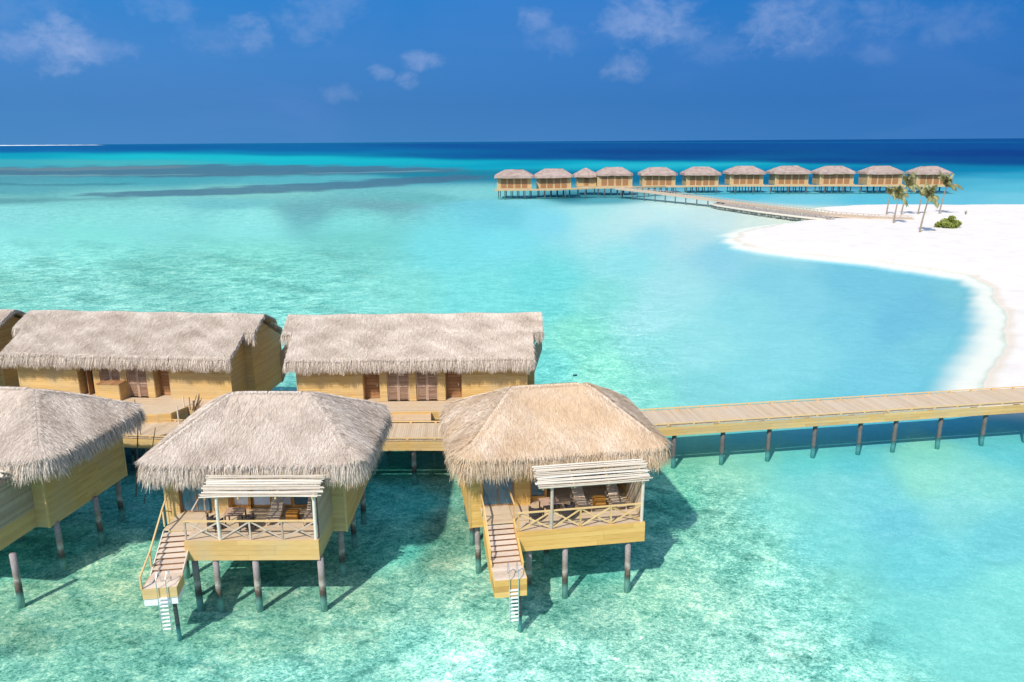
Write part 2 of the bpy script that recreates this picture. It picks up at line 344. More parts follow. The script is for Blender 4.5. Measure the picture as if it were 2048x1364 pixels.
def hip_roof(name, m, parent, X0, X1, Y0, Y1, zb, zr, rx0, rx1, ry, rad=1.0, n=30000, nf=15000, straw=1.0, seedshift=0.0):
    """rounded hip roof; outline rect at the fringe bottom zb, ridge rx0..rx1 at (ry, zr)"""
    mb = MB(); inset = 0.42; zbreak = zb + 0.90
    NT = 160
    def outline(t, ins):
        x0, x1, y0, y1 = X0 + ins, X1 - ins, Y0 + ins, Y1 - ins; r = rad
        w_, h_ = x1 - x0 - 2 * r, y1 - y0 - 2 * r; q = math.pi * r / 2; per = 2 * (w_ + h_) + 4 * q
        s_ = (t % 1.0) * per
        for kind, ln, cx, cy, a0 in (('l', w_, x0 + r, y0, 0), ('a', q, x1 - r, y0 + r, -90), ('l2', h_, x1, y0 + r, 0), ('a', q, x1 - r, y1 - r, 0),
                                     ('l3', w_, x1 - r, y1, 0), ('a', q, x0 + r, y1 - r, 90), ('l4', h_, x0, y1 - r, 0), ('a', q, x0 + r, y0 + r, 180)):
            if s_ <= ln or kind == 'a' and a0 == 180:
                if kind == 'l': return (cx + s_, cy), (0, -1)
                if kind == 'l2': return (cx, cy + s_), (1, 0)
                if kind == 'l3': return (cx - s_, cy), (0, 1)
                if kind == 'l4': return (cx, cy - s_), (-1, 0)
                a = R(a0) + s_ / r; return (cx + r * math.cos(a), cy + r * math.sin(a)), (math.cos(a), math.sin(a))
            s_ -= ln
    pl = [outline(i / NT, inset)[0] for i in range(NT)]
    sy = (Y1 - Y0) / 2 - inset
    def H(x, y):
        fy0 = (y - (Y0 + inset)) / (ry - Y0 - inset); fy1 = ((Y1 - inset) - y) / (Y1 - inset - ry)
        fx0 = (x - (X0 + inset)) / (rx0 - X0 - inset); fx1 = ((X1 - inset) - x) / (X1 - inset - rx1)
        A = np.stack([fy0, fy1, fx0, fx1]); k = 16.0
        f = -np.log(np.sum(np.exp(-k * A), 0)) / k
        f = np.clip(f + 0.02, -0.05, 1.0)
        bulge = 0.05 * np.sin(np.clip(f, 0, 1) * math.pi) + 0.05 * np.sin(x * 1.1 + seedshift) * np.sin(y * 1.3 + 1) * np.clip(f * 3, 0, 1)
        return zbreak + (zr - zbreak) * f + bulge * 0.8
    NS = 14; rings = []
    for j in range(NS + 1):
        s = j / NS; ring = []
        for (x, y) in pl:
            cx = min(max(x, rx0), rx1); px_, py_ = x + (cx - x) * s, y + (ry - y) * s
            ring.append((px_, py_, float(H(np.array(px_), np.array(py_)))))
        rings.append(ring)
    o = 0; vs = [p for r_ in rings for p in r_]
    fs = [(j * NT + i, j * NT + (i + 1) % NT, (j + 1) * NT + (i + 1) % NT, (j + 1) * NT + i) for j in range(NS) for i in range(NT)]
    base = len(vs)
    # skirt: outwards and down, then underside
    sk1 = [(*outline(i / NT, 0.46)[0], zb + 0.34) for i in range(NT)]
    sk2 = [(*outline(i / NT, 0.75)[0], zb + 0.40) for i in range(NT)]
    vs += sk1 + sk2 + [((X0 + X1) / 2, (Y0 + Y1) / 2, zb + 0.5)]
    fs += [(i, base + i, base + (i + 1) % NT, (i + 1) % NT) for i in range(NT)]
    fs += [(base + i, base + NT + i, base + NT + (i + 1) % NT, base + (i + 1) % NT) for i in range(NT)]
    fs += [(base + NT + i, base + 2 * NT, base + NT + (i + 1) % NT) for i in range(NT)]
    mb.add(vs, fs, 0.32)
    # cover straws
    n = int(n * straw)
    t = RNG.random(n); s = 1 - np.sqrt(RNG.random(n)); s = s * 1.0
    idx = (t * NT).astype(int) % NT; fr = t * NT - idx; A = np.array(pl)
    o_ = A[idx] * (1 - fr[:, None]) + A[(idx + 1) % NT] * fr[:, None]
    cx = np.clip(o_[:, 0], rx0, rx1)
    x = o_[:, 0] + (cx - o_[:, 0]) * s; y = o_[:, 1] + (ry - o_[:, 1]) * s
    e = 0.05; z = H(x, y); gx = (H(x + e, y) - H(x - e, y)) / (2 * e); gy = (H(x, y + e) - H(x, y - e)) / (2 * e)
    g = np.hypot(gx, gy) + 1e-6; dx, dy = -gx / g, -gy / g
    a = RNG.normal(0, 0.42, n); dx, dy = dx * np.cos(a) - dy * np.sin(a), dx * np.sin(a) + dy * np.cos(a)
    dz = -g * RNG.uniform(0.7, 1.0, n); D = np.stack([dx, dy, dz], 1); D /= np.linalg.norm(D, axis=1, keepdims=True)
    P = np.stack([x, y, z + 0.02], 1)
    L = RNG.uniform(0.2, 0.55, n)
    T = 0.42 * RNG.random(n) + 0.5 * tnoise(x + seedshift, y) + 0.10
    straws(mb, P, D, L, RNG.uniform(0.005, 0.013, n), T)
    # ridge cap
    for (p0, p1) in (((rx0, ry), (rx1, ry)), ((rx0, ry), (X0 + 1, Y0 + 1)), ((rx1, ry), (X1 - 1, Y0 + 1)), ((rx0, ry), (X0 + 1, Y1 - 1)), ((rx1, ry), (X1 - 1, Y1 - 1))):
        k_ = int(190 * math.dist(p0, p1)); t_ = RNG.random(k_) ** .85 * .9; dxy = np.array(p1) - np.array(p0); dxy = dxy / np.linalg.norm(dxy); sg = RNG.choice([-1.0, 1.0], k_)
        xx = p0[0] + (p1[0] - p0[0]) * t_ - dxy[1] * (sg * .04 + RNG.normal(0, .05, k_)); yy = p0[1] + (p1[1] - p0[1]) * t_ + dxy[0] * sg * .04
        dn = 0.5 if p0[1] != p1[1] else 0.0
        Dk = np.stack([-dxy[1] * sg + dxy[0] * dn + RNG.normal(0, .2, k_), dxy[0] * sg + dxy[1] * dn + RNG.normal(0, .2, k_), np.full(k_, -.42)], 1); Dk /= np.linalg.norm(Dk, axis=1, keepdims=True)
        straws(mb, np.stack([xx, yy, H(xx, yy) + .07], 1), Dk, RNG.uniform(.16, .34, k_), RNG.uniform(.006, .013, k_), 0.35 + .55 * RNG.random(k_))
    # fringe: layered hanging straws around the outline
    nf = int(nf * straw)
    tt = RNG.random(nf); O = np.array([outline(q, inset + 0.05)[0] for q in tt]); NN = np.array([outline(q, inset)[1] for q in tt])
    lay = RNG.random(nf)
    rr_ = RNG.uniform(-0.08, 0.09, nf)
    P = np.stack([O[:, 0] + NN[:, 0] * rr_, O[:, 1] + NN[:, 1] * rr_, zbreak + 0.08 - 0.55 * lay - rr_ * .5], 1)
    tang = np.stack([-NN[:, 1], NN[:, 0]], 1); j = RNG.normal(0, 0.22, nf)
    out = RNG.uniform(0.2, 0.65, nf)
    D = np.stack([NN[:, 0] * out + tang[:, 0] * j, NN[:, 1] * out + tang[:, 1] * j, -np.ones(nf)], 1); D /= np.linalg.norm(D, axis=1, keepdims=True)
    clump = 0.84 + 0.16 * np.sin(tt * 190 + seedshift) * np.sin(tt * 71)
    L = RNG.uniform(0.45, 1.0, nf) * clump
    T = 0.1 + 0.85 * RNG.random(nf) - 0.22 * lay
    straws(mb, P, D, L, RNG.uniform(0.006, 0.015, nf), T, bend=RNG.uniform(0.0, 0.12, nf))
    return mb.build(name, m, parent)

def gable_roof(name, m, parent, spans, yr, zr, y0, zb, y1, ystep, n=38000, nf=13000, seedshift=0.0):
    """spans = ((xa,xb) lower part, (xc,xd) upper part); front eave y0 at fringe bottom zb, rear y1"""
    mb = MB(); (xa, xb), (xc, xd) = spans; zbreak = zb + 0.85; ye = y0 + 0.32
    sl = (zr - zbreak) / (yr - ye)
    def H(x, y):
        f = zr - sl * np.sqrt((y - yr) ** 2 + 0.02)
        return f + 0.035 * np.sin(x * 1.3 + seedshift) * np.sin(y * 1.9)
    yb = 2 * yr - ystep; yre = y1 - 0.3
    def slab(x0, x1, ya, yb_):
        nx, ny = 26, 8; vs = []
        for j in range(ny + 1):
            for i in range(nx + 1):
                x = x0 + (x1 - x0) * i / nx; y = ya + (yb_ - ya) * j / ny; vs.append((x, y, float(H(x, y))))
        k = len(vs); vs += [(a, b, c - 0.26) for a, b, c in vs]; q = nx + 1
        fs = []
        for j in range(ny):
            for i in range(nx):
                a = j * q + i; fs.append((a, a + 1, a + q + 1, a + q)); fs.append((k + a, k + a + q, k + a + q + 1, k + a + 1))
        for i in range(nx): fs.append((i, k + i, k + i + 1, i + 1)); a = ny * q + i; fs.append((a, a + 1, k + a + 1, k + a))
        for j in range(ny): a = j * q; fs.append((a, a + q, k + a + q, k + a)); a = j * q + nx; fs.append((a, k + a, k + a + q, a + q))
        mb.add(vs, fs, 0.32)
    slab(xa, xb, ye, ystep); slab(xc, xd, ystep, yr); slab(xc, xd, yr, yb); slab(xa, xb, yb, yre)
    def cover(n, x0, x1, ya, yb_):
        x = RNG.uniform(x0, x1, n); y = RNG.uniform(ya, yb_, n); z = H(x, y) + 0.02
        sg = np.where(y < yr, -1.0, 1.0); a = RNG.normal(0, 0.33, n)
        D = np.stack([np.sin(a), sg * np.cos(a), -sl * RNG.uniform(0.65, 0.98, n)], 1); D /= np.linalg.norm(D, axis=1, keepdims=True)
        T = 0.42 * RNG.random(n) + 0.5 * tnoise(x + seedshift, y * 1.6) + 0.08
        L = RNG.uniform(0.2, 0.52, n)
        L = np.minimum(L, np.maximum(0.15, np.abs(np.where(sg < 0, y - ya, yb_ - y)) + 0.35))
        straws(mb, np.stack([x, y, z], 1), D, L, RNG.uniform(0.006, 0.015, n), T)
    cover(int(n * .62), xa, xb, ye, ystep + .2); cover(int(n * .38), xc, xd, ystep, yr + .05); cover(n // 6, xc, xd, yr, yb); cover(n // 5, xa, xb, yb, yre)
    def fringe(n, x0, x1, y, sg, zt, ln=1.0):
        x = RNG.uniform(x0 - .03, x1 + .03, n); lay = RNG.random(n)
        P = np.stack([x, y - sg * 0.12 + sg * RNG.uniform(0, 0.22, n), zt + 0.1 - 0.5 * lay], 1)
        D = np.stack([RNG.normal(0, 0.2, n), sg * RNG.uniform(0.25, 0.7, n), -np.ones(n)], 1); D /= np.linalg.norm(D, axis=1, keepdims=True)
        L = RNG.uniform(0.4, 0.9, n) * (0.84 + 0.15 * np.sin(x * 5.1 + seedshift) * np.sin(x * 2.3)) * ln
        straws(mb, P, D, L, RNG.uniform(0.007, 0.016, n), 0.1 + 0.85 * RNG.random(n) - 0.2 * lay, bend=RNG.uniform(0, 0.1, n))
    fringe(nf, xa, xb, ye, -1, zbreak); fringe(nf // 3, xa, xb, yre, 1, zbreak)
    for (u, v) in ((xc, xa), (xb, xd)):
        if abs(v - u) > 0.1: fringe(260, u, v, ystep, -1, float(H(0, ystep)), 1.0); fringe(100, u, v, yb, 1, float(H(0, yb)), .9)
    # verges
    for x, sx_, ya, yb_ in ((xa, -1, ye, ystep), (xb, 1, ye, ystep), (xc, -1, ystep, yb), (xd, 1, ystep, yb), (xa, -1, yb, yre), (xb, 1, yb, yre)):
        k = int(260 * (yb_ - ya)); y = RNG.uniform(ya, yb_, k); sg = np.where(y < yr, -1.0, 1.0)
        P = np.stack([np.full(k, x - sx_ * 0.08), y, H(x, y) - RNG.uniform(0, 0.2, k)], 1)
        D = np.stack([sx_ * RNG.uniform(0.1, 0.6, k), sg * RNG.uniform(0.3, 1, k), -RNG.uniform(0.4, 1.1, k)], 1); D /= np.linalg.norm(D, axis=1, keepdims=True)
        straws(mb, P, D, RNG.uniform(0.15, 0.36, k), RNG.uniform(0.009, 0.02, k), RNG.random(k) * 0.9)
    return mb.build(name, m, parent)

# ------------------------------------------------------------------ sea, seabed, beach
BED = -0.95
CP = [  # colours of the sea floor and water body, painted brighter towards teal where villa and bridge shadows fall (photo px, sRGB)
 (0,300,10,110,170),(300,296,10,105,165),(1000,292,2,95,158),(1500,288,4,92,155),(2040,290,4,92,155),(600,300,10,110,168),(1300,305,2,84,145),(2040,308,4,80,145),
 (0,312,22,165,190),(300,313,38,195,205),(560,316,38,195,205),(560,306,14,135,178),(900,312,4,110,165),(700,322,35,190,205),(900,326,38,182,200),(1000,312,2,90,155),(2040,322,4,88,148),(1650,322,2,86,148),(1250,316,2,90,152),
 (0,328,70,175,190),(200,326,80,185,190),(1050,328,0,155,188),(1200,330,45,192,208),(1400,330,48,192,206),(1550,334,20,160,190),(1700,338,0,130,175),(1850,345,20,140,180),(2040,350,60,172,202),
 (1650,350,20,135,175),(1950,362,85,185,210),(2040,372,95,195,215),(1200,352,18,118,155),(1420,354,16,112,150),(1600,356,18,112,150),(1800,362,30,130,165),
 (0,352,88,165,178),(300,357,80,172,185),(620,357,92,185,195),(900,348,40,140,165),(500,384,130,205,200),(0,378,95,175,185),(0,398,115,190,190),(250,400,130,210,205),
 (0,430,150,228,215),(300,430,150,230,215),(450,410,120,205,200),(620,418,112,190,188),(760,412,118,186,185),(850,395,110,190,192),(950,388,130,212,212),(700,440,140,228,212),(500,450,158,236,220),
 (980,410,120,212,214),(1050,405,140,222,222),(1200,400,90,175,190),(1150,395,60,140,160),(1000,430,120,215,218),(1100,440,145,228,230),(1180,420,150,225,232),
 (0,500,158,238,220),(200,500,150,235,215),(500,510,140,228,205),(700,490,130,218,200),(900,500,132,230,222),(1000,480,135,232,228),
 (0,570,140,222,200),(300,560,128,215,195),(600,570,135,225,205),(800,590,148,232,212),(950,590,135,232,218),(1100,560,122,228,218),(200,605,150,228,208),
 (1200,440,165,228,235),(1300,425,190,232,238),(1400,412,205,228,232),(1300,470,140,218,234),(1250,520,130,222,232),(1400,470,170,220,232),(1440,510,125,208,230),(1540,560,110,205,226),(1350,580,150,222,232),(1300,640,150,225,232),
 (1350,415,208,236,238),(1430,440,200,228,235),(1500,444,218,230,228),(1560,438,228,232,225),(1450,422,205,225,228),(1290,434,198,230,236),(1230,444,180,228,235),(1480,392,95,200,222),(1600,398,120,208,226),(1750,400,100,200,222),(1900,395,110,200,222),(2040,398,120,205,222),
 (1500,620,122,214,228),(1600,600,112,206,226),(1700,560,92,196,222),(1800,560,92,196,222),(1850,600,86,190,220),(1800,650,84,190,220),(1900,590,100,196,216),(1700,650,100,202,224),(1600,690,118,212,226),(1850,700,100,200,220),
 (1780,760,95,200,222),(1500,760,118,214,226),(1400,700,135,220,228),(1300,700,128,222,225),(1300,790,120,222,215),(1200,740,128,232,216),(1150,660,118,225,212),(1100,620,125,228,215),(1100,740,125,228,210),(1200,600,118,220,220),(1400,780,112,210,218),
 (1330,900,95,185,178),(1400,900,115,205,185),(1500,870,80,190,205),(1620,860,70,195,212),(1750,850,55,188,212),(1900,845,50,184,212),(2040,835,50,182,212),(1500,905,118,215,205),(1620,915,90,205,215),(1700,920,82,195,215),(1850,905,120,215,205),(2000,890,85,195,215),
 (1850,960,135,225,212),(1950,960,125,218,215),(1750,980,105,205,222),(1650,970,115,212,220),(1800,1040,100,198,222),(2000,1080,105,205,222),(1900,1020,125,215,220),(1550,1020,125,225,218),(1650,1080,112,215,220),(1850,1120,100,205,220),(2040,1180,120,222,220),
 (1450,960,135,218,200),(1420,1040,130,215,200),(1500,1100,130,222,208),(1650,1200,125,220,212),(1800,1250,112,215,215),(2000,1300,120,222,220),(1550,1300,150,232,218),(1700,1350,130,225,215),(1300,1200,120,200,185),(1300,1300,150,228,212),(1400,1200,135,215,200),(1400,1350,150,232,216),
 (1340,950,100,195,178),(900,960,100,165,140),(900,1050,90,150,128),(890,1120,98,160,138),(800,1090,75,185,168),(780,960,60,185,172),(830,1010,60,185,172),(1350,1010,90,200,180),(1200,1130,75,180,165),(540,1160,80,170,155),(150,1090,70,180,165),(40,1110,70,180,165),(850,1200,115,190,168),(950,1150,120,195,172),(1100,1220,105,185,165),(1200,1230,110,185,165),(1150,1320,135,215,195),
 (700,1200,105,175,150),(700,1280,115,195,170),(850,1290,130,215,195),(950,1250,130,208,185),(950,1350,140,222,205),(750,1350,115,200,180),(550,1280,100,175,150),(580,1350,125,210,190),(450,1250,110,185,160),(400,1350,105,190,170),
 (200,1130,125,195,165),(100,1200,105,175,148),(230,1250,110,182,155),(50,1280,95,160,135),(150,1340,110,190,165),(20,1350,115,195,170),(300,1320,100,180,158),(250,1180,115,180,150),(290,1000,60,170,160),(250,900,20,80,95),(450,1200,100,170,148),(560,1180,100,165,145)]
EXG = 0.25
GAIN = np.array([1.03, 1.27, 1.31])   # display-linear per unit of sea-floor albedo
REFL = np.array([0.008, 0.040, 0.085])

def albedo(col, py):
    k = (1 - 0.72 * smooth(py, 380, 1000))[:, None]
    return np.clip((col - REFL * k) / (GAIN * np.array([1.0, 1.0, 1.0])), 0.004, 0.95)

def smooth(x, a, b):
    t = np.clip((x - a) / (b - a), 0, 1); return t * t * (3 - 2 * t)

def to_px(x, y, z=0.0):
    zz = z - CH; d = y * cp - zz * sp; v = (y * sp + zz * cp) / d; u = x / d
    return PW + F * (u * cr + v * sr), PH - F * (-u * sr + v * cr)

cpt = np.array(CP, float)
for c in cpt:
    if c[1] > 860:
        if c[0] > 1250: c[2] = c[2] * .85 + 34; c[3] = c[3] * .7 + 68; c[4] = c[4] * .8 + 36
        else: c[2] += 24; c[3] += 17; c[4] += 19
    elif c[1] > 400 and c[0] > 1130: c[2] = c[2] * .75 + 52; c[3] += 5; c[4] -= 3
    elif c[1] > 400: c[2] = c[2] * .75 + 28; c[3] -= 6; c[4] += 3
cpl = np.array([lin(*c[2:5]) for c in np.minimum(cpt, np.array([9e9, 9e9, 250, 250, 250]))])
cw = np.array([list(at(a, min(max(b, 287), 1400), BED))[:2] for a, b in cpt[:, :2]])
def warp(x, y):
    y = np.maximum(y, 8.0); px, py = to_px(x, y, BED)
    return px, py
cwx, cwy = warp(cw[:, 0], cw[:, 1])
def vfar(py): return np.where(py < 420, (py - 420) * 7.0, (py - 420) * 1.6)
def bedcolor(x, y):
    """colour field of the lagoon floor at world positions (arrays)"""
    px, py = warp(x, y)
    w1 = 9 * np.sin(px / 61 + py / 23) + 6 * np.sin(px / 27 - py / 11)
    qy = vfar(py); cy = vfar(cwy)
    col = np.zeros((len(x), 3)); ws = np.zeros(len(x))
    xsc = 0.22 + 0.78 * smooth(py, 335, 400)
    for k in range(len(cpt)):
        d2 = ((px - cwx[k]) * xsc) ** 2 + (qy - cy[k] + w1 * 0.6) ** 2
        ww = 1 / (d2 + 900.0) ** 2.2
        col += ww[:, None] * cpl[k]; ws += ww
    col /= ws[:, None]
    # streaks of reef and seagrass
    def band(xs, yt, yb, c, a=1.0, soft=1.6, wob=1.2):
        nonlocal col
        j = wob * (np.sin(px / 37.0 + py) + 0.7 * np.sin(px / 13.0)) * 0.6
        T = np.interp(px, xs, yt, left=-99, right=-99); B = np.interp(px, xs, yb, left=-100, right=-100)
        m_ = smooth(py + j, T - soft, T + soft) * (1 - smooth(py + j * .7, B - soft, B + soft)) * a
        m_ *= smooth(px, xs[0], xs[0] + 40) * (1 - smooth(px, xs[-1] - 60, xs[-1])) if xs[0] > -500 else (1 - smooth(px, xs[-1] - 60, xs[-1]))
        m_ = m_[:, None]; col = col * (1 - m_) + np.array(lin(*c)) * m_
    band([-900, 0, 200, 440, 650, 830, 960], [336, 336, 332, 329, 331, 334, 339], [350, 350, 354, 354, 350, 345, 342], (82, 124, 150), 0.82, 2.8, 2.4)
    band([-900, 0, 120, 400], [337, 336, 335, 331], [341, 341, 342, 336], (120, 150, 160), 0.6)
    band([-900, 0, 150, 420], [350, 350, 350, 348], [353, 352, 352, 350], (130, 190, 190), 0.5, 1.0)
    band([-900, 0, 100, 300], [366, 366, 368, 366], [371, 371, 372, 369], (72, 140, 155), 0.6, 1.2)
    band([120, 240, 420, 640, 800, 900, 1000], [391, 384, 376, 365, 356, 350, 350], [392, 394, 391, 382, 371, 363, 357], (78, 122, 150), 0.8, 2.4, 2.2)
    band([-900, 0, 130, 300], [398, 398, 396, 394], [408, 407, 402, 398], (90, 150, 160), 0.55, 3)
    band([-900, 0, 400, 1024, 2048, 3000], [289.5, 288.8, 287.6, 284.8, 283.8, 283], [291, 290.2, 289, 286.4, 285.0, 284], (22, 125, 165), 0.7, .6, .0)
    band([600, 700, 860, 900], [345, 345, 341, 341], [346, 346, 342.5, 342], (160, 215, 210), 0.6, 1.2)
    band([1650, 1750, 2048, 2800], [341, 342, 346, 348], [342, 343.4, 347.6, 350], (70, 150, 190), 0.5, 0.8)
    band([520, 560, 700, 800, 860], [408, 400, 396, 398, 402], [416, 432, 434, 424, 414], (115, 180, 182), 0.3, 9, 7)
    # colour zones of the seaweed drifts, left lagoon
    s1 = np.sin(px / 83 + py / 17 + 2 * np.sin(px / 140)) * np.sin(px / 41 - py / 9 + 1.0)
    m_ = (smooth(s1, 0.1, 0.9) * smooth(py, 455, 520) * (1 - smooth(px, 560, 1000)) * 0.35)[:, None]
    col = col * (1 - m_) + np.array(lin(88, 165, 160)) * m_
    return col, px, py

# beach outline (waterline) in world coordinates
BP = [(2500, 1010), (2260, 860), (2120, 800), (1968, 790), (1962, 772), (1978, 745), (1998, 722), (2008, 690), (2014, 655), (2006, 622), (1990, 592), (1972, 568), (1940, 552), (1900, 546), (1850, 536), (1760, 524),
      (1680, 515), (1600, 508), (1530, 499), (1490, 490), (1472, 478), (1478, 467), (1510, 458), (1560, 449), (1620, 440), (1660, 434), (1652, 424), (1640, 415), (1700, 411), (1780, 409), (1900, 410), (2048, 409), (2300, 409), (2900, 412)]
bpw = np.array([list(at(a, b, 0))[:2] for a, b in BP])
bpw = np.vstack([bpw, [[600, 200], [600, 20], [140, 5]]])
def polydist(x, y, P):
    n_ = len(P); d = np.full(len(x), 1e18); ins = np.zeros(len(x), bool)
    for i in range(n_):
        a, b = P[i], P[(i + 1) % n_]; e = b - a; L = e @ e
        t = np.clip(((x - a[0]) * e[0] + (y - a[1]) * e[1]) / L, 0, 1)
        d = np.minimum(d, (x - a[0] - t * e[0]) ** 2 + (y - a[1] - t * e[1]) ** 2)
        c = ((a[1] > y) != (b[1] > y)) & (x < (b[0] - a[0]) * (y - a[1]) / (b[1] - a[1] + 1e-12) + a[0]); ins ^= c
    d = np.sqrt(d); return np.where(ins, d, -d)
def wnoise(x, y):
    return (np.sin(x * .31 + 1.7 * np.sin(y * .17)) + np.sin(y * .43 + 1.3 * np.sin(x * .23 + 1)) + 0.6 * np.sin(x * 1.1 + y * .7) + 0.4 * np.sin(x * 2.3 - y * 1.9)) / 3
SAND = np.array((0.735, 0.675, 0.60)); WET = np.array((0.585, 0.505, 0.40))
def beach_h(x, y):
    d = polydist(x, y, bpw) + 0.55 * wnoise(x, y) * np.clip(y / 90, .5, 2)
    # the shelf is wide and shallow on the inner curve of the bay, narrow elsewhere
    k = 0.11 + 0.16 * smooth(y, 95, 130) - 0.16 * smooth(y, 175, 200) * smooth(-x, -100, -60) + 0.008 * np.sin(y * 0.35 + 1)
    k = np.clip(k + 0.06 * (1 - smooth(y, 100, 130)), 0.09, 0.4)
    h = np.where(d > 0, 0.9 * (1 - np.exp(-d * 0.14)) + 0.04 * wnoise(x * 1.7, y * 1.7), d * k)
    return h, d

def grid_mesh(name, X, Y, Z, COL, ROCK, keep=None):
    ny, nx = X.shape; vs = np.stack([X.ravel(), Y.ravel(), Z.ravel()], 1)
    i = np.arange((ny - 1) * (nx - 1)); r_, c_ = i // (nx - 1), i % (nx - 1); a = r_ * nx + c_
    Fq = np.stack([a, a + 1, a + nx + 1, a + nx], 1)
    if keep is not None: k = keep.ravel(); Fq = Fq[k[Fq].any(1)]
    me = bpy.data.meshes.new(name)
    me.vertices.add(len(vs)); me.vertices.foreach_set('co', vs.ravel().astype(np.float32))
    me.loops.add(Fq.size); me.loops.foreach_set('vertex_index', Fq.ravel().astype(np.int32))
    me.polygons.add(len(Fq)); me.polygons.foreach_set('loop_start', (np.arange(len(Fq)) * 4).astype(np.int32))
    me.polygons.foreach_set('loop_total', np.full(len(Fq), 4, np.int32)) if hasattr(me.polygons[0], 'loop_total') else None
    me.update(calc_edges=True); me.polygons.foreach_set('use_smooth', [True] * len(Fq))
    ca = me.attributes.new('bedcol', 'FLOAT_COLOR', 'POINT'); ca.data.foreach_set('color', np.concatenate([COL, np.ones((len(COL), 1))], 1).ravel().astype(np.float32))
    ra = me.attributes.new('rock', 'FLOAT', 'POINT'); ra.data.foreach_set('value', ROCK.ravel().astype(np.float32))
    o = bpy.data.objects.new(name, me); C.objects.link(o); return o

M, n, p = mat('sea_floor')
g = n.new('ShaderNodeNewGeometry'); pos = g.outputs['Position']
col = n.new('ShaderNodeAttribute', attribute_name='bedcol').outputs['Color']; rk = n.new('ShaderNodeAttribute', attribute_name='rock').outputs['Fac']  # rock mask also spreads painted caustics and wave-ripple flecks
n1 = n.noise(n.mapping(pos, (.42, .42, .42)), 1.0, 6, 0.62, 0.8)
n2 = n.noise(n.mapping(pos, (1.7, 2.0, 1), rot=(0, 0, .5)), 1.0, 5, 0.65, 1.0)
n3 = n.noise(n.mapping(pos, (5.5, 6.5, 1)), 1.0, 4, 0.65, 1.2)
caustic_net = n.math('SUBTRACT', 1.0, n.math('MULTIPLY', n.math('ABSOLUTE', n.math('SUBTRACT', n.noise(n.mapping(pos, (1.7, 2.6, 1), rot=(0, 0, -.4)), 1.0, 4, 0.65, 1.8), 0.5)), 9.0), clamp=True)  # sunlight caustic net painted into the floor colour as ridged noise
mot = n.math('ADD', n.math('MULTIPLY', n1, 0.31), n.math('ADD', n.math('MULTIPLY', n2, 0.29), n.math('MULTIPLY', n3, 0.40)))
v = n.math('ADD', n.rng(mot, 0.42, 0.595, 0.0, 0.80), n.math('MULTIPLY', caustic_net, 0.34))
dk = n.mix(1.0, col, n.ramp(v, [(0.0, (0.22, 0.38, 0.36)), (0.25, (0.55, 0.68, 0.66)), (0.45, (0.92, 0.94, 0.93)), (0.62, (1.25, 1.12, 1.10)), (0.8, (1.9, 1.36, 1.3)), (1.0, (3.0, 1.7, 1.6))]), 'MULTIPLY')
npz = n.noise(n.mapping(pos, (.30, .42, 1), rot=(0, 0, .5)), 1.0, 5, 0.7, 1.2)
dk = n.mix(n.rng(npz, 0.54, 0.66, 0.0, 0.75, True), dk, n.mix(1.0, dk, (0.52, 0.6, 0.6), 'MULTIPLY'))
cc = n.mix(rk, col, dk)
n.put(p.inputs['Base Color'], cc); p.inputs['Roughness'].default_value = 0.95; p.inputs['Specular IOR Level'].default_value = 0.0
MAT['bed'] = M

D = np.concatenate([[6, 9, 12, 15], 18 * (60000 / 18) ** (np.arange(620) / 619.0)])
D = np.unique(np.concatenate([D, np.linspace(20, 70, 130)]))
U = np.linspace(-1.35, 1.35, 430)
Xg, Yg = U[None, :] * np.maximum(D, 40)[:, None], np.repeat(D[:, None], len(U), 1)
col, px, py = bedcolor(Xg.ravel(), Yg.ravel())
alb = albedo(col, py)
h, dd = beach_h(Xg.ravel(), Yg.ravel())
rock = smooth(py, 880, 1000) * (1 - 0.92 * smooth(px, 1330 + (py - 950) * 0.75, 1560 + (py - 950) * 1.0))
rock += 0.8 * smooth(py, 455, 560) * (1 - smooth(px, 500, 900)) * (1 - smooth(py, 800, 900)) + 0.2 * smooth(py, 430, 600) * (1 - smooth(px, 1150, 1400)) * (1 - smooth(py, 850, 900))
rock += 0.35 * smooth(py, 560, 760) * smooth(px, 1040, 1100) * (1 - smooth(px, 1250, 1420)) * (1 - smooth(py, 850, 900))
rock += 0.35 * smooth(py, 330, 350) * (1 - smooth(py, 430, 470)) * (1 - smooth(px, 850, 1100)) + 0.13
rock = np.clip(rock, 0, 1)  # mask also spreads painted caustics and wave-ripple flecks over the calm lagoon
# world scale noise stretch is enough near; keep far field calmer
Zg = np.full(Xg.shape, BED)
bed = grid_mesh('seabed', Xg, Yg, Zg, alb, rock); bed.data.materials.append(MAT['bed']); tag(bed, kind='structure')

# beach
bx = np.linspace(4, 330, 560); by = np.concatenate([np.linspace(8, 110, 300), np.linspace(110.5, 300, 330)])
BX, BY = np.meshgrid(bx, by); bh, bd = beach_h(BX.ravel(), BY.ravel())
bcol, px, py = bedcolor(BX.ravel(), BY.ravel()); balb = albedo(bcol, py)
s_ = smooth(bh, -0.88, -0.25)[:, None]; under = balb * (1 - s_) + np.array((0.93, 0.745, 0.62)) * s_
w_ = smooth(bh, 0.06, 0.17)[:, None]; bc = under * (1 - smooth(bh, -0.1, 0.02)[:, None]) + WET * 1.12 * smooth(bh, -0.1, 0.02)[:, None]
bc = bc * (1 - w_) + SAND * w_
BZ = np.maximum(bh, BED - 0.12).reshape(BX.shape)
bo = grid_mesh('sand_beach', BX, BY, BZ, bc, np.full(len(bc), 0.0), keep=(BZ > BED - 0.02))
M, n, p = mat('sand'); g = n.new('ShaderNodeNewGeometry')
col_ = n.new('ShaderNodeAttribute', attribute_name='bedcol').outputs['Color']
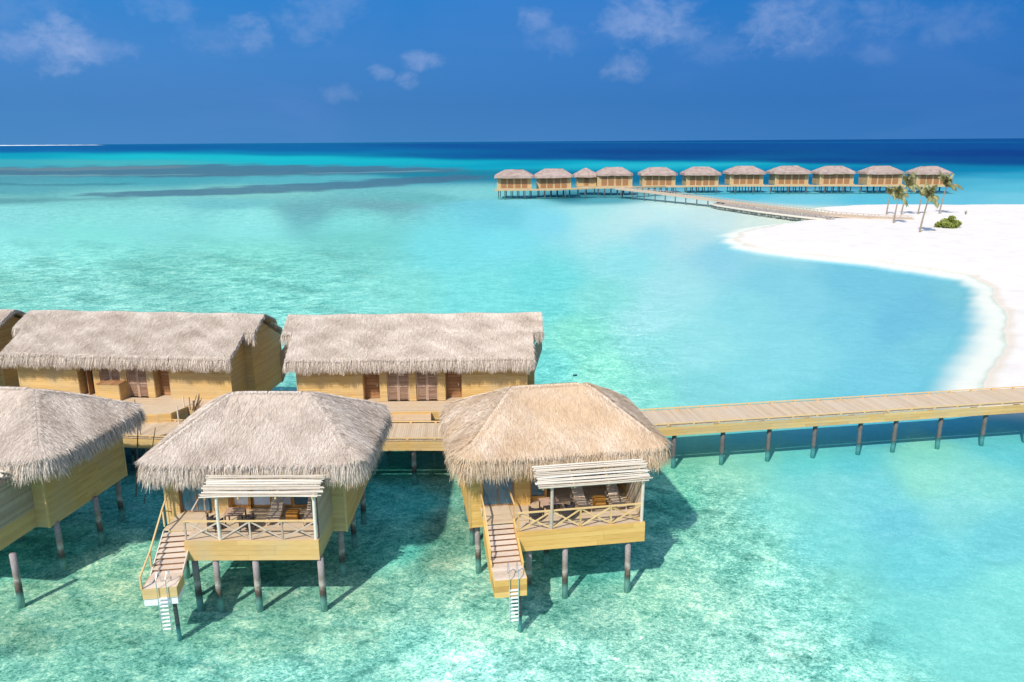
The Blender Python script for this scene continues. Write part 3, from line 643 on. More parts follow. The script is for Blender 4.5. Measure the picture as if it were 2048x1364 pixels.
q = n.noise(g.outputs['Position'], 0.25, 6, 0.65, 0.5); q2 = n.noise(g.outputs['Position'], 5.0, 3, 0.6)
zs_ = n.new('ShaderNodeSeparateXYZ', i_0=g.outputs['Position']).outputs[2]
n.put(p.inputs['Base Color'], n.mix(n.rng(zs_, 0.0, 0.2), col_, n.ramp(n.math('ADD', n.math('MULTIPLY', q, 0.6), n.math('MULTIPLY', q2, 0.4)), [(0.3, (0.84, 0.82, 0.80)), (0.5, (0.97, 0.96, 0.95)), (0.7, (1.05, 1.05, 1.05))]), 'MULTIPLY'))
b = n.new('ShaderNodeBump', i_Height=q2, i_Strength=0.35, i_Distance=0.08); n.l.new(b.outputs[0], p.inputs['Normal'])
p.inputs['Roughness'].default_value = 0.95; p.inputs['Specular IOR Level'].default_value = 0.0
bo.data.materials.append(M); tag(bo, kind='structure')

# sea surface
mb = MB(); S = 60000.0; mb.add([(-S, -S, 0), (S, -S, 0), (S, S, 0), (-S, S, 0)], [(0, 1, 2, 3)])
M = bpy.data.materials.new('sea_water'); M.use_nodes = True; M.node_tree.nodes.clear(); n = N(M.node_tree)
g = n.new('ShaderNodeNewGeometry'); pos = g.outputs['Position']
w1 = n.noise(n.mapping(pos, (.55, 1.1, 1), rot=(0, 0, .25)), 1.0, 4, 0.6, 0.6)
w2 = n.noise(n.mapping(pos, (2.4, 4.2, 1), rot=(0, 0, -.2)), 1.0, 3, 0.6, 0.4)
hh = n.math('ADD', n.math('MULTIPLY', w1, 1.0), n.math('MULTIPLY', w2, 0.35))
bp = n.new('ShaderNodeBump', i_Height=hh, i_Strength=1.0, i_Distance=0.16)
fr = n.new('ShaderNodeFresnel', i_IOR=1.33); n.l.new(bp.outputs[0], fr.inputs['Normal'])
fac = n.rng(fr.outputs[0], 0.0, 0.75, 0.0, 0.12)
wn = n.rng(w1, 0.3, 0.7, 0.80, 1.0)
tint = n.mix(w2, (0.86, 0.965, 0.955), (0.92, 0.99, 0.985))
tr = n.new('ShaderNodeBsdfTransparent', i_0=tint); gl = n.new('ShaderNodeBsdfGlossy', i_0=(.4, .86, 1), i_Roughness=0.12); n.l.new(bp.outputs[0], gl.inputs['Normal'])
ms = n.new('ShaderNodeMixShader', i_0=fac, i_1=tr.outputs[0], i_2=gl.outputs[0]); n.new('ShaderNodeOutputMaterial', i_0=ms.outputs[0])
sea = mb.build('sea_water', M); tag(sea, kind='structure')

# far sandbank on the horizon
mb = MB(); vs = []; K = 60; y0 = 15000.0
for i in range(K + 1):
    f = i / K; x = -12500 + (f) * 4950; hgt = 14 * (1 - f) ** .5 + 1.2 * math.sin(i * 1.9) + 3
    hgt = max(0.6, hgt) * (1 if f < .97 else .2)
    vs += [(x, y0 - 60, 0), (x, y0, hgt), (x, y0 + 80, 0)]
fs = []
for i in range(K): fs += [(3 * i, 3 * i + 3, 3 * i + 4, 3 * i + 1), (3 * i + 1, 3 * i + 4, 3 * i + 5, 3 * i + 2)]
mb.add(vs, fs, .5); tag(mb.build('sandbank', 'lampw'), kind='structure')

# ------------------------------------------------------------------ furniture prototypes
def make_lounger():
    t = thing('sun_lounger', '', 'sun lounger')
    f = MB()
    for x in (-.31, .31): f.box((x - .025, -.95, .26), (x + .025, .95, .33)); 
    f.box((-.335, -.95, .262), (.335, -.90, .328)); f.box((-.335, .90, .262), (.335, .95, .328))
    f.build('frame', 'lounge', t)
    for x in (-.29, .29):
        for y in (-.82, .80):
            l = MB(); l.box((x - .03, y - .03, 0), (x + .03, y + .03, .26)); l.build('leg', 'lounge', t)
    s = MB(); y = -.92
    while y < .22: s.box((-.30, y, .332), (.30, y + .075, .352)); y += .098
    s.build('seat', 'lounge', t)
    bk = MB(); a = R(38)
    d = 0.02
    while d < 1.0:
        p0 = Vector((0, .24 + math.cos(a) * d, .35 + math.sin(a) * d)); p1 = Vector((0, .24 + math.cos(a) * (d + .075), .35 + math.sin(a) * (d + .075)))
        bk.beam(p0, p1, .60, .02, up=(0, -1, 1)); d += .098
    for x in (-.27, .27): bk.beam((x, .24, .325), (x, .24 + math.cos(a) * 1.0, .325 + math.sin(a) * 1.0), .04, .03)
    bk.build('backrest', 'lounge', t)
    for x in (-.24, .24): pr = MB(); pr.beam((x, .85, .30), (x, .72, .70), .03, .03); pr.build('prop', 'lounge', t)
    return t
def make_armchair():
    t = thing('armchair', '', 'chair')
    s = MB(); s.box((-.27, -.27, .30), (.27, .27, .40)); s.build('seat', 'wicker', t)
    c = MB(); c.box((-.245, -.25, .402), (.245, .22, .47)); c.build('cushion', 'cushion', t)
    b = MB()
    for i in range(9):
        a = math.pi * (i / 8); a2 = math.pi * ((i + 1) / 8)
        if i < 8: b.beam((.33 * math.cos(a), .05 + .28 * math.sin(a), .6), (.33 * math.cos(a2), .05 + .28 * math.sin(a2), .6), .035, .46)
    b.build('backrest', 'wicker', t)
    for sx_ in (-1, 1):
        ar = MB(); ar.box((sx_ * .33 - .03, -.28, .58), (sx_ * .33 + .03, .06, .62)); ar.box((sx_ * .33 - .018, -.26, .34), (sx_ * .33 + .018, .05, .579)); ar.build('armrest', 'wicker', t)
        for y in (-.23, .23):
            l = MB(); l.tube((sx_ * .24, y, .30), (sx_ * .27, y * 1.1, 0), .02, .016); l.build('leg', 'wicker', t)
    return t
def make_dining():
    t = thing('dining_table', '', 'table')
    s = MB(); s.box((-.48, -.42, .70), (.48, .42, .735)); s.build('tabletop', 'shutter', t)
    a = MB(); a.box((-.42, -.36, .62), (.42, .36, .698)); a.build('apron', 'wicker', t)
    for x in (-.42, .42):
        for y in (-.36, .36): l = MB(); l.box((x - .03, y - .03, 0), (x + .03, y + .03, .62)); l.build('leg', 'wicker', t)
    return t
def make_side():
    t = thing('side_table', '', 'table')
    s = MB(); s.box((-.3, -.28, .46), (.3, .28, .50)); s.build('tabletop', 'orange', t)
    s = MB()
    for a, b in (((-.27, -.25), (.27, -.25)), ((.27, -.25), (.27, .25)), ((.27, .25), (-.27, .25)), ((-.27, .25), (-.27, -.25))):
        nn_ = Vector((b[1] - a[1], a[0] - b[0])); s.clad(a, b, .02, .455, nn_, .1)
    s.build('body', 'orange', t)
    return t
FURN = dict(l=make_lounger(), a=make_armchair(), d=make_dining(), s=make_side()); used = set()
def furn(k, V, x, y, z, rz, label, group):
    c, s = math.cos(V[2]), math.sin(V[2]); loc = (V[0] + x * c - y * s, V[1] + x * s + y * c, z)
    o = FURN[k]
    if k in used: o = copy_tree(o)
    used.add(k); o.location = loc; o.rotation_euler = (0, 0, V[2] + rz); o['label'] = label; o['group'] = group
    return o

# ------------------------------------------------------------------ front villas
ZD = 3.10
def villa(V, label, roofm='thatch', railm='rail_grey', phi=0.0, stair='open', curtain=True, seed=0.0, rec=2.0, posts=((-6.3, .35), (-5.2, .22), (-3.25, .22), (.0, .22)), nstraw=38000, deckm='deck', perg='pale', wm_='clad'):
    t = thing('overwater_villa', label, 'villa', (V[0], V[1], 0), V[2], 'thatched villas standing in the front row')
    XL, XR, YF, YB = -8.65, .75, 3.0, 9.8; zt = 6.3; zb = 2.0
    # body of the villa: core wall faces with a recess for bathroom glass and the open terrace
    wmb = MB()
    ZR = 5.95
    def panel(a, b, n_, z0=zb, z1=ZR): 
        wmb.clad(a, b, z0, z1, n_)
    panel((XL, YF), (-7.95, YF), (0, -1)); panel((-6.25, YF), (-5.4, YF), (0, -1)); panel((-7.95, YF + .15), (-6.25, YF + .15), (0, -1), zb, ZD - .04)
    panel((-5.4, YF + .02), (0.02, YF + .02), (0, -1), zb, ZD - .05)
    panel((0.02, YF), (XR, YF), (0, -1)); panel((XR, YF), (XR, YB), (1, 0)); panel((XR, YB), (XL, YB), (0, 1)); panel((XL, YB), (XL, YF), (-1, 0))
    # inner reveals
    panel((-5.4, YF), (-5.4, YF + .5), (1, 0), ZD, ZR); panel((0.02, YF + rec), (0.02, YF), (-1, 0), ZD, ZR)
    wmb.box((XL + .01, YF + .03, zb + .01), (-7.97, YB - .01, ZR - .05), .5)          # solid cores behind the boards
    wmb.box((-7.97, YF + .34, zb + .01), (-5.41, YB - .01, ZR - .05), .5)
    wmb.box((-6.23, YF + .03, zb + .01), (-5.43, YF + .34, ZR - .05), .5)
    wmb.box((0.05, YF + .03, zb + .01), (XR - .01, YB - .01, ZR - .05), .5)
    wmb.box((-5.40, YF + rec + .15, zb + .01), (0.04, YB - .01, ZR - .05), .5)
    wmb.box((-5.40, YF + .04, zb + .01), (0.04, YF + rec + .15, ZD - .05), .5)
    wmb.box((-5.40, YF + .57, ZR - .25), (0.04, YF + rec + .15, ZR - .05), .5)
    wmb.build('wall', wm_, t)
    # corner trims
    for (x, y) in ((XL, YF), (XR, YF), (XR, YB), (XL, YB)): tr_ = MB(); tr_.box((x - .055, y - .055, zb - .01), (x + .055, y + .055, ZR)); tr_.build('corner_trim', 'rail', t)
    # bathroom window: tall glass panes
    f = MB()
    for x in (-7.93, -7.13, -6.28): f.box((x - .035, YF + .16, ZD), (x + .035, YF + .24, ZR))
    f.box((-7.95, YF + .155, ZD - .02), (-6.25, YF + .245, ZD + .05)); fr_ = f.build('window', 'brown', t)
    for x0, x1 in ((-7.9, -7.16), (-7.1, -6.31)):
        g_ = MB(); g_.box((x0, YF + .19, ZD + .05), (x1, YF + .21, ZR)); g_.build('pane', 'glass', fr_)
    # terrace side window (near the pillar) and sliding doors at the back
    f = MB(); y = YF + .45
    for x in (-5.32, -4.45): f.box((x - .07, y, ZD), (x + .07, y + .12, ZR))
    f.box((-5.39, y - .03, ZD), (-4.38, y + .14, ZD + .22)); fr_ = f.build('window', 'clad_warm', t)
    g_ = MB(); g_.box((-5.25, y + .05, ZD + .22), (-4.52, y + .07, ZR)); g_.build('pane', 'curtain' if curtain else 'glass', fr_)
    y = YF + rec; xs = [-4.38, -3.3, -2.2, -1.1, 0.0]
    for i in range(4):
        d_ = MB(); x0, x1 = xs[i], xs[i + 1]
        for x in (x0 + .05, x1 - .05): d_.box((x - .045, y, ZD), (x + .045, y + .08, ZR - .26))
        d_.box((x0 + .1, y, ZD), (x1 - .1, y + .08, ZD + .14)); dr = d_.build('sliding_door', 'brown' if (i % 2 and not curtain) else 'clad_warm', t)
        g_ = MB(); g_.box((x0 + .1, y + .03, ZD + .14), (x1 - .1, y + .05, ZR - .26)); g_.build('pane', 'curtain' if (curtain and i in (0, 1, 3)) else 'glass', dr)
    # terrace deck
    d_ = MB(); d_.planks(-6.55, 0.0, .06, YF - .04, ZD, along='x'); d_.planks(-5.38, 0.0, YF - .03, YF + rec - .02, ZD, along='x'); d_.planks(-8.1, -6.57, 1.15, YF + .14, ZD, along='x')
    d_.box((-6.5, .1, ZD - .3), (-.05, YF - .05, ZD - .06), .3)
    d_.build('deck', deckm, t)
    f = MB(); f.clad((-6.58, 0.0), (0.03, 0.0), 2.05, ZD + .01, (0, -1), .27); f.clad((0.0, 0.0), (0.0, YF - .03), 2.05, ZD + .01, (1, 0), .27); f.clad((-6.56, YF - .03), (-6.56, 0.0), 2.05, ZD - .05, (-1, 0), .27)
    f.box((-6.56, .0, 2.06), (-.0, .05, ZD - .0), .4); f.box((-.05, .05, 2.06), (-.002, YF - .04, ZD - .045), .4)
    f.build('fascia', wm_, t)
    # pergola
    for x in (-4.83, -.12):
        q_ = MB(); q_.tube((x, .12, ZD), (x + .03, .12, 5.5), .085, .08, 10, bend=.02, seg=3); q_.build('pergola_post', 'pale', t)
    q_ = MB()
    for x in (-5.3, -3.7, -1.9, -.12): q_.tube((x, -.08, 5.36), (x, 1.42, 5.93), .05, .05, 8)
    q_.tube((-5.5, .12, 5.42), (.1, .12, 5.42), .05, .05, 8)
    q_.build('pergola_frame', 'rail', t)
    q_ = MB(); y = -.08
    while y < 1.38:
        z = 5.46 + .385 * (y + .08); xa = -5.55 + random.uniform(-.12, .1); xb = .22 + random.uniform(-.12, .16); r = random.uniform(.030, .048)
        q_.tube((xa, y, z), (xb, y + random.uniform(-.04, .04), z), r, r * random.uniform(.75, 1), 7, bend=.05, seg=6); y += (r * 2 + random.uniform(.0, .05)) * .93
    q_.build('pergola_slats', perg, t)
    # screen of poles on the right of the terrace
    q_ = MB(); y = .3
    while y < YF - .05: q_.tube((-.03, y, ZD), (-.03 + random.uniform(-.01, .01), y + .06, 5.38 + .05 * y), .033, .028, 6); y += .082
    q_.box((-.0, .25, ZD + .5), (.03, YF - .04, ZD + .58)); q_.box((-.0, .25, ZD + 1.7), (.03, YF - .04, ZD + 1.78))
    if curtain: q_.clad((.032, .25), (.032, YF - .04), ZD + .02, 5.42, (1, 0), .12)
    q_.build('screen', 'screen', t)
    # railing
    xs = [-6.5, -4.83, -3.33, -1.75, -.12]
    q_ = MB(); q_.beam((-6.55, .12, ZD + 1.0), (-.1, .12, ZD + 1.0), .1, .06, .8); rl = q_.build('railing', railm if railm == 'rail' else 'rail', t)
    for x in (-6.5, -3.33, -1.75):
        q_ = MB(); q_.box((x - .04, .08, ZD), (x + .04, .16, ZD + .965)); q_.build('baluster', railm, rl)
    for x0, x1 in zip(xs, xs[1:]):
        q_ = MB(); q_.beam((x0 + .06, .105, ZD + .06), (x1 - .06, .105, ZD + .93), .045, .07); q_.beam((x0 + .06, .15, ZD + .93), (x1 - .06, .15, ZD + .06), .04, .07); q_.build('cross_brace', railm, rl)
    # stairs: their own frame, turned by phi about the top step
    A = Vector((-7.33, 1.15, 0)); c_, s_2 = math.cos(phi), math.sin(phi)
    def P(x, y, z): return (A.x + x * c_ - y * s_2, A.y + x * s_2 + y * c_, z)
    st = MB(); nst = 8; y_end = -2.45; yp = -1.45      # platform from yp to y_end (before the front)
    run = (yp - 1.15) / nst; rise = (ZD - 2.12) / nst
    hw = .74
    for i in range(nst):
        z = ZD - rise * (i + 1) + (.0 if i < nst - 1 else 0.0); y = run * (i + .5)
        st.beam(P(-hw + .04, y, z), P(hw - .04, y, z), abs(run) * .92, .06, .5 + random.uniform(-.3, .3), up=(0, 0, 1))
    stairs = st.build('stairs', 'tread', t)
    rs = MB(); rs.beam(P(0, .0, ZD - .16), P(0, yp - 1.15, 2.02), hw * 2 - .12, .03, .1); rs.build('riser_board', 'brown', stairs)
    yb_, yf_ = yp - 1.15, y_end - 1.15 - .15
    ss = MB()
    for sx_ in (-1, 1):
        if stair == 'solid':
            x = sx_ * (hw + .03); th = .05
            a = [P(x - th, .1, ZD - .9), P(x - th, .1, ZD + .16), P(x - th, yb_, 2.3), P(x - th, yb_, 1.35)]; b = [P(x + th, .1, ZD - .9), P(x + th, .1, ZD + .16), P(x + th, yb_, 2.3), P(x + th, yb_, 1.35)]
            ss.add(a + b, [(0, 1, 2, 3), (7, 6, 5, 4), (0, 4, 5, 1), (1, 5, 6, 2), (2, 6, 7, 3), (3, 7, 4, 0)], .55)
        else:
            ss.beam(P(sx_ * (hw - .02), .05, ZD - .1), P(sx_ * (hw - .02), yb_, 2.05), .05, .2)
    ss.build('stringer', wm_ if stair == 'solid' else 'pale', stairs)
    pf = MB()
    for k in range(7):
        ya, ye_ = yb_ + (yf_ - yb_) * k / 7, yb_ + (yf_ - yb_) * (k + 1) / 7 + .012
        pf.beam(P(-hw, (ya + ye_) / 2, 2.10), P(hw, (ya + ye_) / 2, 2.10), abs(ya - ye_), .05, up=(0, 0, 1))
    pf.build('landing', 'tread', stairs)
    bx_ = MB()
    def wallq(x0, y0_, x1, y1_, z0, z1, th=.04, tt=None):
        a, b = Vector(P(x0, y0_, (z0 + z1) / 2)), Vector(P(x1, y1_, (z0 + z1) / 2)); bx_.beam(a, b, th, z1 - z0, tt)
    for z0, z1 in ((1.6, 1.84), (1.845, 2.13)) if stair != 'solid' else ((1.24, 1.52), (1.525, 1.82), (1.825, 2.13)):
        wallq(-hw - .02, yf_ - .02, hw + .02, yf_ - .02, z0, z1); wallq(-hw - .02, yf_, -hw - .02, yb_, z0, z1); wallq(hw + .02, yf_, hw + .02, yb_, z0, z1)
    if stair != 'solid':
        bx_.build('platform_skirt', 'clad', stairs); bx_ = MB()
        wallq(-hw + .0, yf_ + .03, hw - .0, yf_ + .03, 1.24, 1.595, .06); wallq(-hw + .02, yf_ + .06, -hw + .02, yb_, 1.24, 1.595, .06); wallq(hw - .02, yf_ + .06, hw - .02, yb_, 1.24, 1.595, .06)
        bx_.build('platform_base', 'white', stairs)
    else: bx_.build('platform_skirt', wm_, stairs)
    hr = MB()
    if stair == 'solid':
        hr.beam(P(-hw - .03, .1, ZD + .95), P(-hw - .03, yb_ + .3, 2.95), .07, .06, .7); hr.beam(P(-hw - .03, .1, ZD + .1), P(-hw - .03, .1, ZD + .95), .07, .07); hr.beam(P(-hw - .03, yb_ + .3, 2.2), P(-hw - .03, yb_ + .3, 2.95), .07, .07)
        hr.beam(P(-hw - .03, .1, ZD + .95), P(-hw - .03, 1.75, ZD + 1.0), .07, .06, .7); hr.beam(P(-hw - .03, .9, ZD + .05), P(-hw - .03, .1, ZD + .9), .05, .05)
        hr.beam(P(hw + .05, .1, ZD + .0), P(hw + .05, .1, ZD + .95), .07, .07)
        hr.beam(P(hw + .05, .1, ZD + .95), P(hw + .05, 1.8, ZD + .98), .07, .06, .7); hr.build('handrail', 'rail', stairs)
    else:
        x = -hw - .04; top = [P(x, 1.75, ZD + 1.35), P(x, .5, ZD + 1.0), P(x, yb_ + .5, 3.1), P(x, yf_, 2.75), ]
        for a, b in zip(top, top[1:]): hr.beam(a, b, .07, .07, .75)
        hr.beam(P(x, .5, ZD), P(x, .5, ZD + .98), .07, .07); hr.beam(P(x, yb_ + .5, 2.2), P(x, yb_ + .5, 3.08), .07, .07); hr.beam(P(x, yf_, 2.1), P(x, yf_, 2.78), .08, .08)
        hr.beam(P(x, .5, ZD + .9), P(x, 1.75, ZD + .2), .05, .05); hr.beam(P(x, 1.75, ZD), P(x, 1.75, ZD + 1.33), .07, .07)
        hr.build('handrail', 'rail', stairs); hr = MB()
        hr.beam(P(hw + .02, .0, ZD + 1.0), P(hw + .25, 1.6, ZD + 1.35), .06, .06); hr.beam(P(hw + .25, 1.6, ZD), P(hw + .25, 1.6, ZD + 1.34), .07, .07); hr.beam(P(hw + .05, .1, ZD + .9), P(hw + .2, 1.55, ZD + .2), .05, .05); hr.build('handrail', 'rail_grey', stairs)
    # swim ladder
    ld = MB(); xl = .12; y = yf_ - .1
    for x in (xl - .2, xl + .22):
        ld.path([P(x, yf_ + .55, 2.12), P(x, yf_ + .45, 2.75), P(x, yf_ + .15, 2.85), P(x, yf_ - .12, 2.6), P(x, yf_ - .14, -.2)], .022, 6)
    lo = ld.build('ladder', 'steel', t)
    sp_ = MB(); z = -.02
    while z < 1.75: sp_.add([Vector(P(xl - .22, y - .03, z)), Vector(P(xl + .24, y - .03, z)), Vector(P(xl + .24, y + .06, z)), Vector(P(xl - .22, y + .06, z)), Vector(P(xl - .22, y - .03, z + .05)), Vector(P(xl + .24, y - .03, z + .05)), Vector(P(xl + .24, y + .06, z + .05)), Vector(P(xl - .22, y + .06, z + .05))],
              [(0, 3, 2, 1), (4, 5, 6, 7), (0, 1, 5, 4), (1, 2, 6, 5), (2, 3, 7, 6), (3, 0, 4, 7)], .8); z += .2
    sp_.build('rungs', 'white', lo)
    pil(t, *P(hw - .25, yf_ + .35, 0)[:2], 1.25, .1, 'piling_dark')
    # pilings
    for (x, y) in tuple(q_ for q_ in tuple(posts) + ((-6.9, 1.6), (-8.2, 3.4), (-4.4, 3.4), (.3, 3.45), (-8.2, 6.5), (-4.3, 6.5), (.3, 6.6), (-8.2, 9.5), (-4.3, 9.5), (.3, 9.5)) if not (len(posts) == 5 and q_ in ((.3, 3.45), (.3, 6.6)))):
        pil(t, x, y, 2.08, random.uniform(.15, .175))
    hip_roof('roof', roofm, t, -9.85, 2.42, 1.35, 11.25, 5.42, 8.75, -5.85, -1.6, 6.3, 1.0, n=nstraw, seedshift=seed)
    # furniture (things of their own)
    return t

V2 = (-9.58, 34.65, 0.0); V3 = (6.71, 36.3, R(8.9)); V1 = (-26.09, 35.38, R(-7.6))
villa(V1, 'grey thatched front villa cut off by the left edge, its shaded side wall showing', seed=4.0, stair='open', posts=((-6.3, .3), (-3.3, .2), (.9, .1), (.72, 3.5), (.9, 6.6)))
villa(V2, 'grey thatched villa with curtained terrace doors and an open handrail on its stairs', seed=1.0, phi=R(8.5), stair='open', rec=.6)
villa(V3, 'golden brown thatched villa beside the long footbridge, with solid sided wooden stairs', 'thatch_gold', 'rail', phi=0.0, stair='solid', curtain=False, seed=9.0, deckm='deck', perg='pale', wm_='clad_gold', posts=((-5.95, .4), (-4.07, .2), (-.75, .2)))
for V, nm, first in ((V2, 'grey roofed villa', True), (V3, 'golden roofed villa', False)):
    furn('l', V, -2.75, 2.35, ZD, 0.10, f'slatted sun lounger of the {nm}, the one nearer the dining table', 'sun loungers on the terraces')
    furn('l', V, -0.85, 2.30, ZD, 0.06, f'slatted sun lounger of the {nm}, the one beside the pole screen', 'sun loungers on the terraces')
    furn('s', V, -1.8, 2.15, ZD, 0.05, f'honey coloured wooden side table between the two loungers of the {nm}', 'side tables on the terraces')
    furn('d', V, -4.6, 1.75, ZD, 0.1, f'dark legged dining table behind the railing of the {nm}', 'dining tables on the terraces')
    furn('a', V, -5.45, 1.15, ZD, 1.15 + math.pi / 2, f'dark wicker armchair of the {nm}, the one nearer the stairs', 'wicker armchairs on the terraces')
    furn('a', V, -3.75, 1.05, ZD, -1.0 - math.pi / 2 + .6, f'dark wicker armchair of the {nm}, between dining table and loungers', 'wicker armchairs on the terraces')

# ------------------------------------------------------------------ rear buildings
def rear_villa(cx, cy, rz, label, seed=0.0, grp='long thatched villas behind the boardwalk', ajar=False, df=-2.45):
    """origin: middle of the front wall line"""
    t = thing('long_villa', label, 'villa', (cx, cy, 0), rz, grp)
    zd = 3.05; zb = 2.1; ZT = 6.05; HW = 8.6; DW = 8.2; yr = 4.1; ys = 2.6; BW = 9.25
    wm = MB(); spans = [(-HW, -3.72), (-2.45, -1.9), (-.27, .27), (1.9, 2.45), (3.72, HW)]
    for a, b in spans: wm.clad((a, 0), (b, 0), zb if abs(a) > 3 and abs(b) > 3 else zd, ZT, (0, -1))
    wm.clad((-3.72, .02), (3.72, .02), zb, zd - .05, (0, -1))
    zr = 8.55
    for sx_ in (-1, 1):
        n_ = (sx_, 0)
        sl = .60
        wm.clad((sx_ * HW, 0), (sx_ * HW, ys), zb, ZT + .1, n_, z1b=ZT + .1 + sl * ys)
        wm.clad((sx_ * HW, ys), (sx_ * BW, ys), zb, ZT + .0 + sl * ys, (0, -1))
        wm.clad((sx_ * BW, ys), (sx_ * BW, yr), zb, ZT + sl * ys, n_, z1b=ZT + sl * yr)
        wm.clad((sx_ * BW, yr), (sx_ * BW, DW), zb, ZT + sl * yr, n_, z1b=ZT + .1)
        for x0, x1 in ((3.72, 2.45),):   # recess reveals
            wm.clad((sx_ * x0, 0), (sx_ * x0, .75), zd, ZT, (-sx_, 0)); wm.clad((sx_ * x1, .75), (sx_ * x1, 0), zd, ZT, (sx_, 0))
    wm.clad((BW, DW), (-BW, DW), zb, ZT, (0, 1))
    # cores
    wm.box((-HW + .01, .01, zb + .02), (-3.75, DW - .02, ZT - .1), .5); wm.box((3.75, .01, zb + .02), (HW - .01, DW - .02, ZT - .1), .5)
    wm.box((-3.75, .85, zb + .02), (3.75, DW - .02, ZT - .1), .5); wm.box((-2.44, .01, zd), (-1.9, .85, ZT - .1), .5); wm.box((-.265, .01, zd), (.265, .85, ZT - .1), .5); wm.box((1.9, .01, zd), (2.44, .85, ZT - .1), .5)
    wm.box((-1.9, .2, zd), (-.27, .84, ZT - .1), .5); wm.box((.27, .2, zd), (1.9, .84, ZT - .1), .5)
    for sx_ in (-1, 1):
        a, b = sorted((sx_ * (HW), sx_ * (BW - .01))); wm.box((a, ys + .01, zb + .02), (b, DW - .02, ZT - .1), .5)
    # gable infill prism
    xa = BW - .02
    for sx_ in (-1, 1):
        x0, x1 = sx_ * (xa - .3), sx_ * xa
        wm.add([(x0, ys, ZT - .1), (x1, ys, ZT - .1), (x1, ys, ZT + .6 * ys - .05), (x0, ys, ZT + .6 * ys - .05), (x0, yr, ZT + .6 * yr - .02), (x1, yr, ZT + .6 * yr - .02), (x0, DW, ZT - .1), (x1, DW, ZT - .1)],
               [(1, 7, 5, 2), (0, 3, 4, 6), (0, 1, 2, 3), (2, 5, 4, 3), (5, 7, 6, 4)], .5)
        x0, x1 = sx_ * (HW - .3), sx_ * (HW - .02)
        wm.add([(x0, 0, ZT - .1), (x1, 0, ZT - .1), (x1, ys, ZT - .1), (x0, ys, ZT - .1), (x1, 0, ZT + .05), (x1, ys, ZT + .6 * ys), (x0, 0, ZT + .05), (x0, ys, ZT + .6 * ys)], [(1, 2, 5, 4), (0, 6, 7, 3), (4, 5, 7, 6), (0, 1, 4, 6), (2, 3, 7, 5)], .5)
    wm.build('wall', 'clad', t)
    for x, y, zt_ in ((-HW, 0, ZT), (HW, 0, ZT), (-BW, ys, ZT + .6 * ys), (BW, ys, ZT + .6 * ys), (-BW, DW, ZT), (BW, DW, ZT)): tm = MB(); tm.box((x - .05, y - .05, zb - .01), (x + .05, y + .05, zt_)); tm.build('corner_trim', 'clad', t)
    # doors in the recesses
    for sx_ in (-1, 1):
        d_ = MB(); x0, x1 = sorted((sx_ * 2.5, sx_ * 3.68)); y = .72
        if ajar and sx_ < 0:
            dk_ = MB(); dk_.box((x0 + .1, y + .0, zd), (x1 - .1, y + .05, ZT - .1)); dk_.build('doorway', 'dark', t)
            d_.box((x0 + .55, y - .55, zd), (x0 + .6, y, ZT - .15)); d_.build('door', 'brown', t); continue
        for x in (x0 + .05, x1 - .05): d_.box((x - .06, y - .06, zd), (x + .06, y + .05, ZT - .1), .3)
        z = zd + .02
        while z < ZT - .2: d_.box((x0 + .12, y - .02, z), (x1 - .12, y + .03, z + .24), random.uniform(.2, .9)); z += .26
        dr = d_.build('door', 'brown', t); h_ = MB(); h_.box((x1 - .28, y - .07, zd + .95), (x1 - .24, y - .02, zd + 1.12)); h_.build('handle', 'steel', dr)
    for x0, x1 in ((-1.9, -.27), (.27, 1.9)):
        for a, b in ((x0, (x0 + x1) / 2), ((x0 + x1) / 2, x1)):
            s_ = MB(); y = .12
            for x in (a + .05, b - .05): s_.box((x - .045, y - .04, zd), (x + .045, y + .05, ZT - .1), .75)
            z = zd + .05
            while z < ZT - .25:
                s_.beam((a + .1, y + .01, z + .045), (b - .1, y + .01, z + .045), .03, .075, random.uniform(.2, .9), up=(0, -.5, 1)); z += .105
            s_.box((a + .1, y - .03, zd + 1.05), (b - .1, y + .04, zd + 1.17), .7)
            s_.build('shutter', 'shutter', t)
    # wall lamps
    for x in (-4.1, 4.1):
        l_ = MB(); l_.tube((x, -.12, 5.2), (x, -.12, 5.38), .05, .07, 8); l_.box((x - .03, -.1, 5.25), (x + .03, -.02, 5.33)); l_.build('wall_lamp', 'lampw', t)
    # deck
    d_ = MB(); d_.planks(-HW + .1, HW - .1, df, -.05, zd, along='x'); d_.planks(-3.7, -2.47, -.05, .7, zd, along='x'); d_.planks(2.47, 3.7, -.05, .7, zd, along='x')
    d_.box((-HW + .2, df + .05, zd - .3), (HW - .2, -.05, zd - .06), .4)
    d_.build('deck', 'deck', t)
    f = MB(); f.clad((-HW + .08, df - .01), (HW - .08, df - .01), 2.42, zd + .01, (0, -1), .2); f.clad((HW - .08, df - .01), (HW - .08, -.06), 2.42, zd + .01, (1, 0), .2); f.clad((-HW + .08, -.06), (-HW + .08, df - .01), 2.42, zd + .01, (-1, 0), .2); f.build('fascia', 'clad', t)
    if df > -2: pass
    else:
      s_ = MB(); s_.box((-1.5, -3.0, 2.42), (1.5, -2.5, 2.62)); s_.box((-1.5, -2.8, 2.62), (1.5, -2.5, 2.84)); s_.box((1.5, -3.05, 2.42), (1.58, -2.5, 3.0)); s_.box((-1.58, -3.05, 2.42), (-1.5, -2.5, 3.0)); s_.build('steps', 'deck', t)
    for x in np.linspace(-HW + .5, HW - .5, 6):
        for y in (df + .35, .6, 4.0, 7.6): pil(t, float(x), y, 2.15 if y > 0 else 2.45, .15)
    gable_roof('roof', 'thatch', t, ((-HW - .55, HW + .5), (-BW - .75, BW + .65)), yr, 8.95, -1.15, 5.72, 2 * yr + 1.15, 2.0, seedshift=seed)
